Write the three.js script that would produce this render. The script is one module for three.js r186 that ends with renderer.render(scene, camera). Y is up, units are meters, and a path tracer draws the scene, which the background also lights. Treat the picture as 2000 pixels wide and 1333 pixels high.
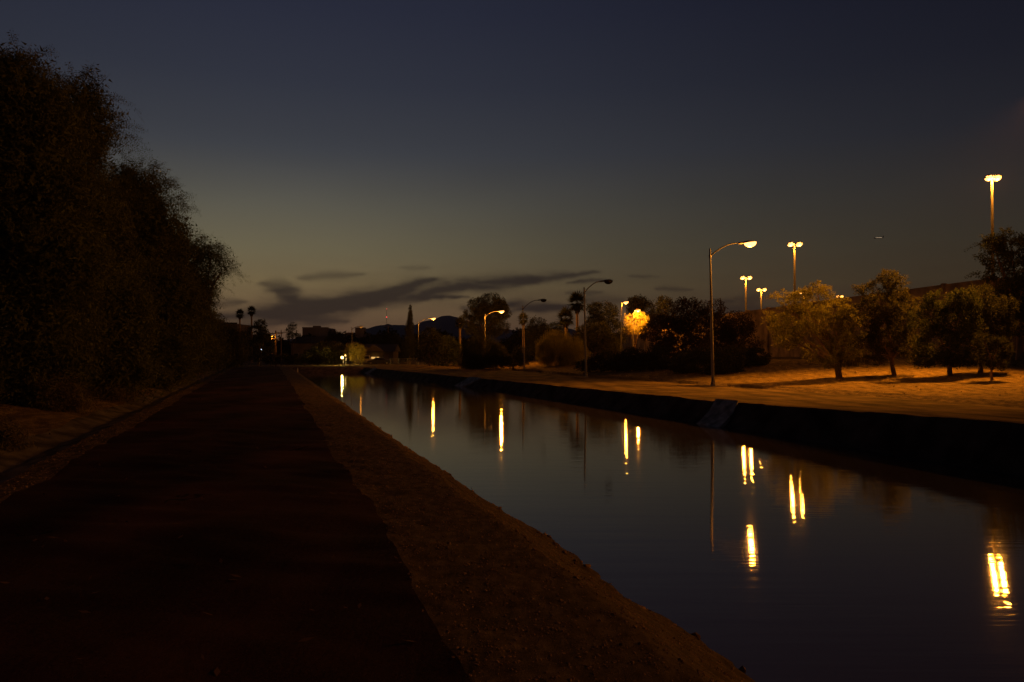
import * as THREE from 'three';
import { mergeGeometries } from 'three/addons/utils/BufferGeometryUtils.js';
import { MarchingCubes } from 'three/addons/objects/MarchingCubes.js';
import { ImprovedNoise } from 'three/addons/math/ImprovedNoise.js';
import { RoundedBoxGeometry } from 'three/addons/geometries/RoundedBoxGeometry.js';

// ---------------------------------------------------------------- camera, sky, exposure
const scene = new THREE.Scene();
const F = 1500, CX = 1000, CY = 666.5, HOR = 690, EYE = 2.95;   // y = 0 is the water of the canal
const pitch = Math.atan((HOR - CY) / F);
const camera = new THREE.PerspectiveCamera(2 * Math.atan(CY / F) * 180 / Math.PI, 1024 / 682, 0.1, 9000);
camera.position.set(0, EYE, 0);
camera.rotation.set(pitch, 0, 0);
scene.add(camera);
const renderer = new THREE.WebGLRenderer({ antialias: true });
renderer.setSize(1024, 682);
renderer.toneMapping = THREE.LinearToneMapping;
renderer.toneMappingExposure = 1;
renderer.shadowMap.enabled = true;
scene.fog = new THREE.FogExp2(0xfff4e8, 0.00005);                // thin dusty evening air
const SODIUM = new THREE.Color().setRGB(1, 0.325, 0.024);
const HOT = new THREE.Color().setRGB(1, 0.38, 0.085);
const WARM = new THREE.Color().setRGB(1, 0.62, 0.16);
const LAMP = 1.0;                                                // scales every lamp

const perlin = new ImprovedNoise();
const N3 = (x, y, z) => perlin.noise(x + 31.7, y + 11.3, z + 57.1);
const fbm = (x, y, z, o = 4) => { let s = 0, a = 0.5, f = 1; for (let i = 0; i < o; i++) { s += a * N3(x * f, y * f, z * f); a *= 0.5; f *= 2.03; } return s; };
const clamp = (v, a = 0, b = 1) => Math.min(b, Math.max(a, v));
const lerp = (a, b, t) => a + (b - a) * t;
const smooth = (a, b, v) => { const t = clamp((v - a) / (b - a)); return t * t * (3 - 2 * t); };
function RNG(seed) { let a = seed >>> 0; return () => { a = (a + 0x6D2B79F5) | 0; let t = Math.imul(a ^ (a >>> 15), 1 | a); t = (t + Math.imul(t ^ (t >>> 7), 61 | t)) ^ t; return ((t ^ (t >>> 14)) >>> 0) / 4294967296; }; }
const pl = (pts) => (v) => {                                     // piecewise linear through [v, value] pairs
  if (v <= pts[0][0]) return pts[0][1];
  for (let i = 1; i < pts.length; i++) if (v <= pts[i][0]) return lerp(pts[i - 1][1], pts[i][1], (v - pts[i - 1][0]) / (pts[i][0] - pts[i - 1][0]));
  return pts[pts.length - 1][1];
};

// dusk sky, by elevation and by the angle from where the sun went down
{
  const W = 4096, H = 2048, data = new Float32Array(W * H * 4);
  const rgb = [[-90, .02, .014, .01], [0, .062, .034, .021], [1.5, .084, .048, .027], [3, .102, .066, .034], [5, .108, .081, .040], [7.5, .090, .079, .047], [10.5, .071, .069, .053], [14.5, .046, .051, .057], [19, .030, .035, .048], [24, .021, .025, .041], [35, .014, .017, .03], [60, .009, .011, .02], [90, .008, .010, .018]];
  const ch = [1, 2, 3].map((k) => pl(rgb.map((r) => [r[0], r[k]])));
  const AZ0 = Math.atan2(-500, F);
  // streaks of cloud: azimuth and elevation in degrees, half length, half thickness, tilt, strength
  const S = (x0, y0, x1, y1, th, k) => { const az = (x) => Math.atan2(x - CX, F) * 180 / Math.PI, el = (x, y) => Math.atan2(HOR - y, Math.hypot(F, x - CX)) * 180 / Math.PI; return [az(x0), el(x0, y0), az(x1), el(x1, y1), th / 26, k]; };
  const streaks = [
    S(430, 618, 640, 594, 13, .75), S(520, 612, 720, 596, 15, .95), S(640, 600, 790, 566, 11, .9), S(740, 576, 850, 549, 8, .85), S(700, 592, 830, 580, 9, .7),
    S(815, 578, 920, 554, 9, .85), S(880, 560, 1045, 545, 9, 1), S(1000, 545, 1165, 531, 4.5, .7), S(545, 566, 575, 590, 12, .7), S(520, 551, 570, 562, 8, .55),
    S(590, 541, 705, 536, 5, .4), S(400, 596, 470, 586, 5, .6), S(820, 582, 915, 583, 2.6, .9), S(965, 596, 1110, 601, 7, .8), S(1010, 606, 1120, 606, 4, .7),
    S(1105, 553, 1190, 549, 3, .7), S(1120, 586, 1215, 588, 6, .5), S(1110, 571, 1170, 573, 3, .5), S(1230, 541, 1290, 543, 2.2, .4), S(1280, 562, 1350, 566, 3, .5), S(1380, 586, 1425, 587, 3.5, .6),
    S(1440, 582, 1500, 580, 8, .45), S(1390, 602, 1500, 606, 9, .6), S(560, 626, 680, 630, 6, .6), S(430, 640, 560, 632, 6, .6), S(780, 520, 830, 523, 4, .25), S(905, 604, 1000, 610, 6, .55),
    S(-900, 560, -300, 590, 12, .6), S(2300, 570, 2800, 590, 12, .5)];
  for (let j = 0; j < H; j++) {
    const el = ((j + .5) / H - .5) * 180, c = ch.map((f) => f(el));
    for (let i = 0; i < W; i++) {
      const a = (i + .5) / W * 2 * Math.PI;                      // matches three's equirectangular lookup
      const x = -Math.cos(a), z = -Math.sin(a);                  // direction of that column
      const th = Math.atan2(x, -z);                              // 0 straight ahead, positive to the right
      let dz = Math.abs(th - AZ0); if (dz > Math.PI) dz = 2 * Math.PI - dz;
      const dd = dz * 180 / Math.PI, low = 1 - smooth(2, 22, el);
      const e1 = Math.exp(-Math.pow(dd / 38, 2)), lobe = 1 + .58 * Math.exp(-Math.pow(dd / 19, 2)) * (1 - smooth(8, 16, el)) * (.55 + .45 * smooth(0, 3, el));
      let r = c[0] * (.22 + .78 * e1) * lobe, g = c[1] * (.22 + .78 * e1) * lobe * .97, b = c[2] * (.27 + .73 * e1) * (1 + (lobe - 1) * .8);
      const air = 1 + .16 * Math.exp(-Math.max(0, el) / 6);
      r *= air; g *= air; b *= air * 1.04;
      const warp = el > -1 && el < 14 ? 1 + .06 * fbm(th * 6, el * .35, 3) : 1;
      r *= warp; g *= warp; b *= warp;
      if (el > 0 && el < 12) {
        const A = th * 180 / Math.PI;
        const wx = A + 1.0 * fbm(A * .45, el * .9, 1.5), wy = el + .5 * fbm(A * .22, el * .6, 8.1, 5) + .13 * fbm(A * 1.6, el * 4, 2.2, 3);
        let k = 0;
        for (const [a0, b0, a1, b1, t, s] of streaks) {
          if (wx < Math.min(a0, a1) - 4 || wx > Math.max(a0, a1) + 4) continue;
          const ux = a1 - a0, uy = b1 - b0, L2 = ux * ux + uy * uy, q = ((wx - a0) * ux + (wy - b0) * uy) / L2, qc = clamp(q);
          const ex = wx - a0 - ux * qc, ey = wy - b0 - uy * qc, dist = Math.hypot(ex * .35, ey);
          const taper = .35 + .65 * Math.sin(Math.PI * clamp(q * .9 + .05));
          const w = Math.min(1, s * 1.15) * Math.exp(-Math.pow(dist / (t * taper * 1.6), 2)) * clamp(1.0 + .75 * fbm(A * .35, el * 2.6, 5));
          k = k + w - k * w;
        }
        const haze = .16 * clamp(.35 + 1.6 * fbm(A * .12, el * .9, 4)) * (1 - smooth(4, 8, el));
        k = clamp(k + haze * (1 - k), 0, .9);
        r = lerp(r, .017, k * .95); g = lerp(g, .0125, k * .95); b = lerp(b, .012, k * .92);
      }
      const o = (j * W + i) * 4;
      data[o] = r; data[o + 1] = g; data[o + 2] = b; data[o + 3] = 1;
    }
  }
  const t = new THREE.DataTexture(data, W, H, THREE.RGBAFormat, THREE.FloatType);
  t.mapping = THREE.EquirectangularReflectionMapping; t.magFilter = THREE.LinearFilter; t.minFilter = THREE.LinearFilter; t.needsUpdate = true;
  scene.background = t; scene.environment = t;
}

// ---------------------------------------------------------------- helpers
const used = new Set();
function numbered(name) { if (!used.has(name)) { used.add(name); return name; } for (let i = 1; ; i++) { const n = name + '_' + String(i).padStart(3, '0'); if (!used.has(n)) { used.add(n); return n; } } }
function tag(o, label, category, group, kind) { if (label) o.userData.label = label; if (category) o.userData.category = category; if (group) o.userData.group = group; if (kind) o.userData.kind = kind; return o; }
function thing(name, label, category, p, turn = 0, group) { const o = new THREE.Group(); o.name = numbered(name); o.position.copy(p); o.rotation.y = turn; scene.add(o); return tag(o, label, category, group); }
function mesh(name, geo, mat, parent) { const m = new THREE.Mesh(geo, mat); m.name = name; m.castShadow = m.receiveShadow = true; parent.add(m); return m; }
function single(name, geo, mat, label, category, group, kind) { const m = mesh(numbered(name), geo, mat, scene); return tag(m, label, category, group, kind); }
const V = (x, y, z) => new THREE.Vector3(x, y, z);
function at(px, py, d) { const v = V((px - CX) / F, (CY - py) / F, -1).applyAxisAngle(V(1, 0, 0), pitch); v.multiplyScalar(d / -v.z); return v.add(camera.position); }   // a point d metres ahead
function gnd(px, py, y) { const v = V((px - CX) / F, (CY - py) / F, -1).applyAxisAngle(V(1, 0, 0), pitch); v.multiplyScalar((y - EYE) / v.y); return v.add(camera.position); }
const prep = (g) => { const n = g.index ? g.toNonIndexed() : g; for (const k of Object.keys(n.attributes)) if (!['position', 'normal', 'uv'].includes(k)) n.deleteAttribute(k); return n; };
const merge = (list) => mergeGeometries(list.map(prep));
function box(w, h, d, x = 0, y = 0, z = 0, r = 0) { const g = r ? new RoundedBoxGeometry(w, h, d, 2, r) : new THREE.BoxGeometry(w, h, d); g.translate(x, y, z); return g; }
function cyl(r0, r1, h, x = 0, y = 0, z = 0, n = 12) { const g = new THREE.CylinderGeometry(r1, r0, h, n); g.translate(x, y + h / 2, z); return g; }
function limb(pts, r0, r1, n = 7, seg = 4) {                      // tapering tube through points
  const c = new THREE.CatmullRomCurve3(pts), k = Math.max(3, (pts.length - 1) * seg), g = new THREE.TubeGeometry(c, k, 1, n, false), p = g.attributes.position, q = V();
  for (let i = 0; i <= k; i++) { c.getPointAt(i / k, q); const r = lerp(r0, r1, i / k); for (let j = 0; j <= n; j++) { const o = i * (n + 1) + j; p.setXYZ(o, q.x + (p.getX(o) - q.x) * r, q.y + (p.getY(o) - q.y) * r, q.z + (p.getZ(o) - q.z) * r); } }
  return g;
}
function noiseTex(size, fn, srgb) {
  const d = new Uint8Array(size * size * 4);
  for (let j = 0; j < size; j++) for (let i = 0; i < size; i++) { const v = fn(i / size, j / size), o = (j * size + i) * 4; for (let k = 0; k < 3; k++) d[o + k] = clamp(Array.isArray(v) ? v[k] : v) * 255; d[o + 3] = 255; }
  const t = new THREE.DataTexture(d, size, size); t.wrapS = t.wrapT = THREE.RepeatWrapping; t.magFilter = THREE.LinearFilter; t.minFilter = THREE.LinearMipmapLinearFilter; t.generateMipmaps = true; if (srgb) t.colorSpace = THREE.SRGBColorSpace; t.needsUpdate = true; return t;
}
// noise that tiles: a point on two circles
function tile(u, v, f, z, o = 4) { const a = u * 2 * Math.PI, b = v * 2 * Math.PI, R = f / (2 * Math.PI); let s = 0, am = .5, m = 1; for (let i = 0; i < o; i++) { s += am * (N3(Math.cos(a) * R * m + z, Math.sin(a) * R * m + 7 * z, Math.cos(b) * R * m + 3) + N3(Math.sin(b) * R * m + z, Math.cos(a) * R * m, Math.sin(a) * R * m + 2.5 * z)); am *= .5; m *= 2; } return s; }
const rep = (t, x, y = x) => { const c = t.clone(); c.repeat.set(x, y); c.needsUpdate = true; return c; };
const std = (r, g, b, rough = .9, extra = {}) => new (rough === 1 ? THREE.MeshPhysicalMaterial : THREE.MeshStandardMaterial)({ ...(rough === 1 ? { specularIntensity: .12 } : {}), color: new THREE.Color().setRGB(r, g, b), roughness: rough, ...extra });
function glow(c, k) { return new THREE.MeshStandardMaterial({ color: 0x111111, emissive: c.clone(), emissiveIntensity: k, roughness: .5 }); }
function lamp(p, color, intensity, radius) { const l = new THREE.PointLight(color, intensity * LAMP, 0, 2); l.position.copy(p); l.shadow.radius = radius; l.castShadow = true; l.name = 'lamp_glow'; return l; }

// ---------------------------------------------------------------- textures and materials
const rt = RNG(5);
const speck = (n, seed) => { const r = RNG(seed), a = new Float32Array(n * n); for (let i = 0; i < a.length; i++) a[i] = r(); return (u, v) => a[(Math.floor(v * n) % n) * n + (Math.floor(u * n) % n)]; };
const sp1 = speck(512, 3), sp2 = speck(256, 9);
const gravelTone = noiseTex(512, (u, v) => { const n = .66 + .34 * tile(u, v, 9, 1.3, 5) + .34 * (sp1(u, v) - .5) + (sp2(u, v) > .93 ? .24 : 0); return [n * .98, n * .95, n * .9]; }, true);
const gravelBump = noiseTex(512, (u, v) => .5 + .35 * tile(u, v, 14, 4.1, 4) + .3 * (sp2(u, v) - .5) + .18 * (sp1(u, v) - .5));
const patchTone = noiseTex(512, (u, v) => { const n = .74 + .5 * tile(u, v, 5, 2.7, 5); return [n, n * .97, n * .93]; }, true);
const asphaltTone = noiseTex(1024, (u, v) => { const crack = 1 - smooth(0, .035, Math.abs(tile(u, v, 4, 3.1, 4))) * .999, n = (.76 + .42 * tile(u, v, 3, 6.2, 6) + .22 * (sp1(u, v) - .5) + (sp1(v, u) > .992 ? .3 : 0)) * (1 - .45 * crack * (tile(v, u, 2, 9.4, 2) > .05 ? 1 : .15)); return [n, n * .96, n * .94]; }, true);
const ripple = noiseTex(1024, (u, v) => .5 + .30 * tile(u, v, 10, 3.3, 3) + .14 * tile(v, u, 34, 8.8, 3));
const barkBump = noiseTex(256, (u, v) => .5 + .5 * tile(u, v, 8, 5.5, 4));
const M = {
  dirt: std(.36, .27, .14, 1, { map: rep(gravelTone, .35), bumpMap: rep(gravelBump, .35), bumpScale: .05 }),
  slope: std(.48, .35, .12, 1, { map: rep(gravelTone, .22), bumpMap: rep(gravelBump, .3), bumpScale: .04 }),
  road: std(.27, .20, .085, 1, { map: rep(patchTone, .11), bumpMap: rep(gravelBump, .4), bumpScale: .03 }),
  gravel: std(.19, .15, .10, 1, { map: rep(gravelTone, .9), bumpMap: rep(gravelBump, 1.7), bumpScale: .010 }),
  bank: std(.20, .15, .12, 1, { map: rep(patchTone, .25), bumpMap: rep(gravelBump, .6), bumpScale: .04 }),
  ditch: std(.16, .15, .14, 1, { map: rep(patchTone, .4), bumpMap: rep(gravelBump, .5), bumpScale: .02 }),
  asphalt: std(.064, .031, .026, 1, { map: rep(asphaltTone, .22), bumpMap: rep(gravelBump, 1.6), bumpScale: .006 }),
  concrete: std(.6, .58, .55, .9, { map: rep(patchTone, .5) }),
  wall: std(.62, .46, .28, .9, { map: rep(patchTone, .12) }),
  steel: std(.24, .23, .22, .5, { metalness: .4 }),
  mastPaint: std(.11, .10, .09, .7), darkSteel: std(.10, .10, .10, .5, { metalness: .4 }),
  bark: std(.14, .10, .07, 1, { bumpMap: rep(barkBump, 2, 4), bumpScale: .02 }),
  paleBark: std(.28, .20, .13, 1, { bumpMap: rep(barkBump, 2, 4), bumpScale: .02 }),
  wood: std(.20, .14, .09, .95),
  water: new THREE.MeshPhysicalMaterial({ color: new THREE.Color().setRGB(.05, .042, .036), roughness: .03, ior: 2.1, bumpMap: rep(ripple, .045, .55), bumpScale: .0028 }),
  stucco: std(.5, .44, .37, .95, { map: rep(patchTone, .2) }), pale: std(.80, .74, .66, .9, { map: rep(patchTone, .1) }), houseWall: std(.13, .11, .09, .95), roof: std(.07, .065, .06, .9), trim: std(.4, .36, .3, .8),
  glass: std(.02, .02, .025, .12), whitePaint: std(.75, .74, .72, .35), darkPaint: std(.03, .03, .035, .3), tyre: std(.02, .02, .02, .9),
};
const leafMat = (r, g, b) => new THREE.MeshPhysicalMaterial({ color: new THREE.Color().setRGB(r, g, b), roughness: .95, transmission: .35, thickness: 0, side: THREE.DoubleSide, specularIntensity: .3, vertexColors: true });
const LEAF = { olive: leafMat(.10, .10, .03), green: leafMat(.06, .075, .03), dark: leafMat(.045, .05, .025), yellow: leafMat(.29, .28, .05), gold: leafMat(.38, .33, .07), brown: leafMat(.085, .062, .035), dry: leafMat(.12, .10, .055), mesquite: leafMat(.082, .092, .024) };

// ---------------------------------------------------------------- the lie of the land: edges that run along the canal, x by distance d ahead
const frayed = (d, k) => .16 * fbm(d * .55, k, 3.3, 2) + .07 * fbm(d * 3.1, k, 6.6, 3);
const pathL = (d) => -2.74 - .33 * d + frayed(d, 1.5), pathR = (d) => 1.07 - .315 * d + frayed(d, 8.5);
const waterL = (d) => 4.35 - .316 * d;
const waterR = pl([[-45, 32.5], [16.4, 12.9], [32, 7.9], [64, -2.9], [113.5, -21.9], [126, -27]]);
const bankR = (d) => d < 126 ? waterR(d) + 1.15 : lerp(-25.85, -56, (d - 126) / 84);
const bankTop = pl([[-45, 1.4], [17, 1.22], [33, .90], [66, .74], [126, .7]]);
const roadR = pl([[-45, 58], [0, 36], [31.5, 21.2], [52, 14.4], [72, 7.5], [102, -.6], [147, -18], [210, -44]]);
const wallX = pl([[-45, 190], [40, 150], [56, 105], [66, 62], [72, 46], [95, 37.5], [113, 32], [140, 29], [165, 27.5], [210, 26]]);
const wallBase = pl([[-45, 3.3], [50, 3.2], [72, 2.95], [113, 2.2], [165, 1.4], [210, .9]]);
const drop = (d) => smooth(90, 122, d) * .7;
const cols = [
  { x: (d) => pathL(d) - 700, y: () => .9, a: .3 }, { x: (d) => pathL(d) - 40, y: () => 1.1, a: .25 }, { x: (d) => pathL(d) - 9, y: (d) => 1.5 - drop(d), a: .2 }, { x: (d) => pathL(d) - 3.2, y: (d) => 1.72 - drop(d), a: .16 },
  { x: (d) => pathL(d) - 1.45, y: (d) => 1.41 - drop(d), a: .08 }, { x: (d) => pathL(d) - .95, y: (d) => 1.25 - drop(d), a: .05 }, { x: (d) => pathL(d) - .5, y: (d) => 1.33 - drop(d), a: .04 },
  { x: pathL, y: (d) => 1.345 - drop(d), a: .075 }, { x: pathR, y: (d) => 1.345 - drop(d), a: .075 }, { x: (d) => pathR(d) + 1.25, y: (d) => 1.26 - drop(d), a: .03 },
  { x: (d) => waterL(d) - .25, y: (d) => .12, a: .075 }, { x: (d) => waterL(d) + 2.4, y: () => -1.1, a: .1 }, { x: (d) => waterR(d) - 2.4, y: () => -1.1, a: .1 }, { x: (d) => waterR(d) + .25, y: () => .09, a: .05 },
  { x: bankR, y: bankTop, a: .05 }, { x: roadR, y: () => .7, a: .04 }, { x: (d) => roadR(d) + 1.4, y: () => .36, a: .05 }, { x: (d) => roadR(d) + 3.2, y: () => .74, a: .06 },
  { x: (d) => lerp(roadR(d) + 3.2, wallX(d), .4), y: (d) => lerp(.74, wallBase(d), .55), a: .22 }, { x: wallX, y: wallBase, a: .12 }, { x: (d) => wallX(d) + 25, y: (d) => wallBase(d) + 1, a: .1 }, { x: (d) => wallX(d) + 900, y: (d) => wallBase(d) + 1, a: .1 }];
function landPoint(k, d) {
  const i = Math.min(cols.length - 2, Math.floor(k)), t = k - i, A = cols[i], B = cols[i + 1], x = lerp(A.x(d), B.x(d), t), y = lerp(A.y(d), B.y(d), t), a = lerp(A.a, B.a, t);
  return V(x + a * 2.2 * fbm(x * .35, 5, d * .35, 4), y + a * (1.5 * fbm(x * .5, 1, d * .5, 3) + .9 * fbm(x * 2.3, 2, d * 2.3, 3)), -d);
}
function landY(x, d) {                                            // height of the land at x, d
  for (let i = 0; i < cols.length - 1; i++) { const a = cols[i].x(d), b = cols[i + 1].x(d); if (x >= a && x <= b) return landPoint(i + (x - a) / (b - a), d).y; }
  return .64;
}
const stations = []; for (let d = -45; d < 210;) { stations.push(d); d += d < -2 ? 3 : d < 14 ? .14 : d < 40 ? .3 : d < 80 ? .7 : 1.6; } stations.push(210);
function strip(k0, k1, n, mat, name, label, dEnd = 126) {
  const st = stations.filter((d) => d <= dEnd), pos = [], uv = [], idx = [];
  for (const d of st) for (let j = 0; j <= n; j++) { const p = landPoint(Math.min(k1 - 1e-6, lerp(k0, k1, j / n)), d); pos.push(p.x, p.y, p.z); uv.push(p.x, p.z); }
  for (let i = 0; i + 1 < st.length; i++) for (let j = 0; j < n; j++) { const a = i * (n + 1) + j, b = a + n + 1; idx.push(a, a + 1, b, a + 1, b + 1, b); }
  const g = new THREE.BufferGeometry(); g.setAttribute('position', new THREE.Float32BufferAttribute(pos, 3)); g.setAttribute('uv', new THREE.Float32BufferAttribute(uv, 2)); g.setIndex(idx); g.computeVertexNormals();
  return single(name, g, mat, label, null, null, 'structure');
}
strip(0, 3, 30, M.dirt, 'ground', 'bare dirt ground under the tall trees on the left');
strip(3, 4, 10, M.dirt, 'dirt_bank', 'low dirt bank between the trees and the drain beside the path');
strip(4, 6, 12, M.ditch, 'drain_ditch', 'shallow grey ditch running along the left side of the path');
strip(6, 7, 5, M.gravel, 'gravel_verge', 'narrow gravel verge along the left edge of the path');
strip(7, 8, 10, M.asphalt, 'path', 'dark reddish asphalt path leading away along the canal');
strip(8, 11, 40, M.gravel, 'gravel_bank', 'gravel bank sloping from the path down to the water');
strip(11, 12, 6, M.bank, 'canal_bed', 'bed of the canal under the water');
strip(12, 14, 20, M.bank, 'canal_bank', 'dark sloping bank on the far side of the canal');
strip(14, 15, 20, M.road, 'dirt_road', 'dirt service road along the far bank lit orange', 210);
strip(15, 17, 12, M.dirt, 'roadside_ditch', 'shadowed ditch along the far side of the dirt road', 210);
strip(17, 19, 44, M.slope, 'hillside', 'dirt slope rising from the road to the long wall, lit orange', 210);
strip(19, 21, 8, M.dirt, 'freeway_ground', 'raised ground behind the long wall', 210);
function sheet(x0, x1, d0, d1, y, name, label, mat) { const g = new THREE.PlaneGeometry(x1 - x0, d1 - d0, 60, 40); g.rotateX(-Math.PI / 2); g.translate((x0 + x1) / 2, y, -(d0 + d1) / 2); const p = g.attributes.position, u = g.attributes.uv; for (let i = 0; i < p.count; i++) u.setXY(i, p.getX(i), p.getZ(i)); return single(name, g, mat, label, null, null, 'structure'); }
sheet(-3000, 3000, 124, 3900, .6, 'far_ground', 'flat ground of the neighbourhood beyond the end of the canal', M.dirt);
sheet(-3500, 3500, -3500, -44, .6, 'back_ground', 'flat ground behind the viewpoint', M.dirt);
{ // bank that closes the canal off at its far end
  const pos = [], uv = [], idx = [], nx = 70, ny = 8;
  for (let j = 0; j <= ny; j++) for (let i = 0; i <= nx; i++) { const x = lerp(-40, -14, i / nx), d = lerp(109, 123, j / ny) + .6 * fbm(x * .3, j, 4), y = lerp(-1.1, .78, smooth(0, .75, j / ny)) + .1 * fbm(x, 2, j * .6); pos.push(x, y, -d); uv.push(x, d); }
  for (let j = 0; j < ny; j++) for (let i = 0; i < nx; i++) { const a = j * (nx + 1) + i, b = a + nx + 1; idx.push(a, a + 1, b, a + 1, b + 1, b); }
  const g = new THREE.BufferGeometry(); g.setAttribute('position', new THREE.Float32BufferAttribute(pos, 3)); g.setAttribute('uv', new THREE.Float32BufferAttribute(uv, 2)); g.setIndex(idx); g.computeVertexNormals();
  single('end_bank', g, M.bank, 'dark bank closing off the far end of the canal', null, null, 'structure');
}
{ // water
  const ds = [-45, -20, 0, 10, 20, 30, 45, 60, 80, 100, 116], pos = [], uv = [], idx = [];
  for (const d of ds) for (const x of [waterL(d) - .9, (waterL(d) + waterR(d)) / 2, waterR(d) + .9]) { pos.push(x, 0, -d); uv.push(x, d); }
  for (let i = 0; i + 1 < ds.length; i++) for (let j = 0; j < 2; j++) { const a = i * 3 + j, b = a + 3; idx.push(a, a + 1, b, a + 1, b + 1, b); }
  const g = new THREE.BufferGeometry(); g.setAttribute('position', new THREE.Float32BufferAttribute(pos, 3)); g.setAttribute('uv', new THREE.Float32BufferAttribute(uv, 2)); g.setIndex(idx); g.computeVertexNormals();
  single('water', g, M.water, 'still canal water mirroring the dusk sky and the lamps', null, null, 'structure');
}
{ // pale concrete chutes down the far bank
  const chute = (t0, t1, label) => {
    const k = (d, s) => landPoint(14 - s * 1.25, d);
    const P = [0, .12, .5, .9, 1].map((s) => [k(lerp(t0[0], t0[1], s), s), k(lerp(t1[0], t1[1], s), s)]), pos = [], idx = [];
    for (const [a, b] of P) for (const p of [a, b]) pos.push(p.x, p.y + .1, p.z);
    for (const [a, b] of P) for (const p of [a, b]) pos.push(p.x, p.y - .3, p.z);
    const n = P.length, q = (a, b, c, d) => idx.push(a, b, c, b, d, c);
    for (let i = 0; i + 1 < n; i++) { q(2 * i, 2 * i + 1, 2 * i + 2, 2 * i + 3); q(2 * i, 2 * i + 2, 2 * n + 2 * i, 2 * n + 2 * i + 2); q(2 * i + 1, 2 * i + 3, 2 * n + 2 * i + 1, 2 * n + 2 * i + 3); }
    q(0, 1, 2 * n, 2 * n + 1);
    let g = new THREE.BufferGeometry(); g.setAttribute('position', new THREE.Float32BufferAttribute(pos, 3)); g.setIndex(idx); g = g.toNonIndexed(); g.computeVertexNormals();
    const uv = []; for (let i = 0; i < g.attributes.position.count; i++) uv.push(g.attributes.position.getX(i), g.attributes.position.getZ(i)); g.setAttribute('uv', new THREE.Float32BufferAttribute(uv, 2));
    single('concrete_chute', g, M.concrete, label, 'chute', 'concrete chutes down the far bank');
  };
  chute([31.4, 30.4], [32.9, 32.0], 'pale concrete chute down the far bank just below the nearest lit street lamp');
  chute([66.3, 67.3], [69.4, 69.8], 'narrow pale concrete chute down the far bank, below the round bush and willow');
  chute([109.6, 110], [112, 112.4], 'pale concrete chute at the far end of the canal, below the house');
}

// ---------------------------------------------------------------- street lamps
const housingGeo = (() => { const g = new THREE.SphereGeometry(1, 18, 12, 0, Math.PI * 2, 0, Math.PI * .56); g.scale(.42, .13, .19); return merge([g, cyl(.075, .06, .34, 0, 0, 0).rotateZ(Math.PI / 2).translate(-.28, .02, 0)]); })();
const lensGeo = (() => { const g = new THREE.SphereGeometry(1, 18, 10, 0, Math.PI * 2, Math.PI * .5, Math.PI * .5); g.scale(.38, .29, .24); g.translate(.06, -.01, 0); return g; })();
const baseGeo = merge([box(.42, .05, .42, 0, .025, 0, .01), cyl(.16, .14, .3, 0, .05, 0, 14)]);
// pole foot (world), pole height, where the head is relative to the pole's foot, lit or not
function streetLamp(foot, h, head, label, lit, group = 'street lamps along the dirt road', lean = 0) {
  const t = thing('street_lamp', label, 'street lamp', foot, 0, group);
  const top = V(-lean * h, h, 0);
  mesh('base', baseGeo, M.concrete, t);
  mesh('pole', limb([V(0, 0, 0), V(-lean * h * .5, h * .5, 0), top], .115, .062, 12, 6), M.steel, t);
  mesh('pole_cap', cyl(.07, .05, .09, top.x, top.y - .01, 0), M.steel, t);
  const a = V(top.x, h - .45, 0), reach = head.clone().sub(a);
  mesh('arm', limb([a, a.clone().add(V(reach.x * .22, reach.y * .46 + .02, reach.z * .22)), a.clone().add(V(reach.x * .52, reach.y * .86 + .02, reach.z * .52)), head.clone().add(V(-.25, 0, 0))], .05, .035, 9, 6), M.steel, t);
  mesh('bracket', cyl(.09, .09, .16, a.x, a.y - .08, 0), M.steel, t);
  const hd = mesh('lamp_head', housingGeo, lit ? M.steel : M.darkSteel, t); hd.position.copy(head); hd.scale.setScalar(1.1);
  const tilt = Math.atan2(-reach.z, reach.x) ; hd.rotation.set(0, tilt, .10);
  const ln = mesh('lens', lensGeo, lit ? glow(HOT, lit.glow * .65) : M.glass, hd); ln.position.set(.05, 0, 0);
  if (lit) { const l = lamp(head.clone().add(V(.1, -.44, 0)), lit.color, lit.power, lit.radius || 8); t.add(l); }
  return t;
}
const lit = (power, glowK = 60, color = SODIUM) => ({ power, glow: glowK, color, radius: 8 });
function poleLamp(basePx, topPx, headPx, d, label, on, group, gy = .68) {   // placed where base meets the land at distance d
  const foot = at(basePx[0], basePx[1], d); foot.y = gy;
  const top = at(topPx[0], topPx[1], d), head = at(headPx[0], headPx[1], d);
  return streetLamp(foot, top.y - gy, V(head.x - foot.x, head.y - gy, 0), label, on, group, (foot.x - top.x) / (top.y - gy));
}
poleLamp([1393, 755], [1387, 488], [1462, 474], 52, 'tall lit street lamp on the far bank, nearest and largest', lit(80, 9), null);
poleLamp([1145, 737], [1141, 563], [1186, 549], 72, 'unlit street lamp on a curved arm, left of the two orange lamps in trees', null);
poleLamp([1024, 723], [1021, 598], [1060, 586], 102, 'unlit street lamp beside the lone small palm');
poleLamp([947, 717], [947, 614], [978, 608], 123, 'lit street lamp in front of the large round pine', lit(360, 9));
poleLamp([817, 713], [817, 629], [845, 622], 145, 'lit street lamp rising behind the end of the fence, near the cypress', lit(100, 7));
poleLamp([1213, 718], [1214, 592], [1221, 590], 122, 'lit short-armed street lamp, pole glowing orange before the dark trees', lit(90, 7));
poleLamp([1237, 717], [1237, 611], [1245, 606], 142, 'lit street lamp among brightly lit yellow foliage', lit(520, 9));
poleLamp([687, 713], [687, 640], [704, 638], 158, 'dim street lamp on a dark pole beside the house with lit windows', lit(1.2, .3));

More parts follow.
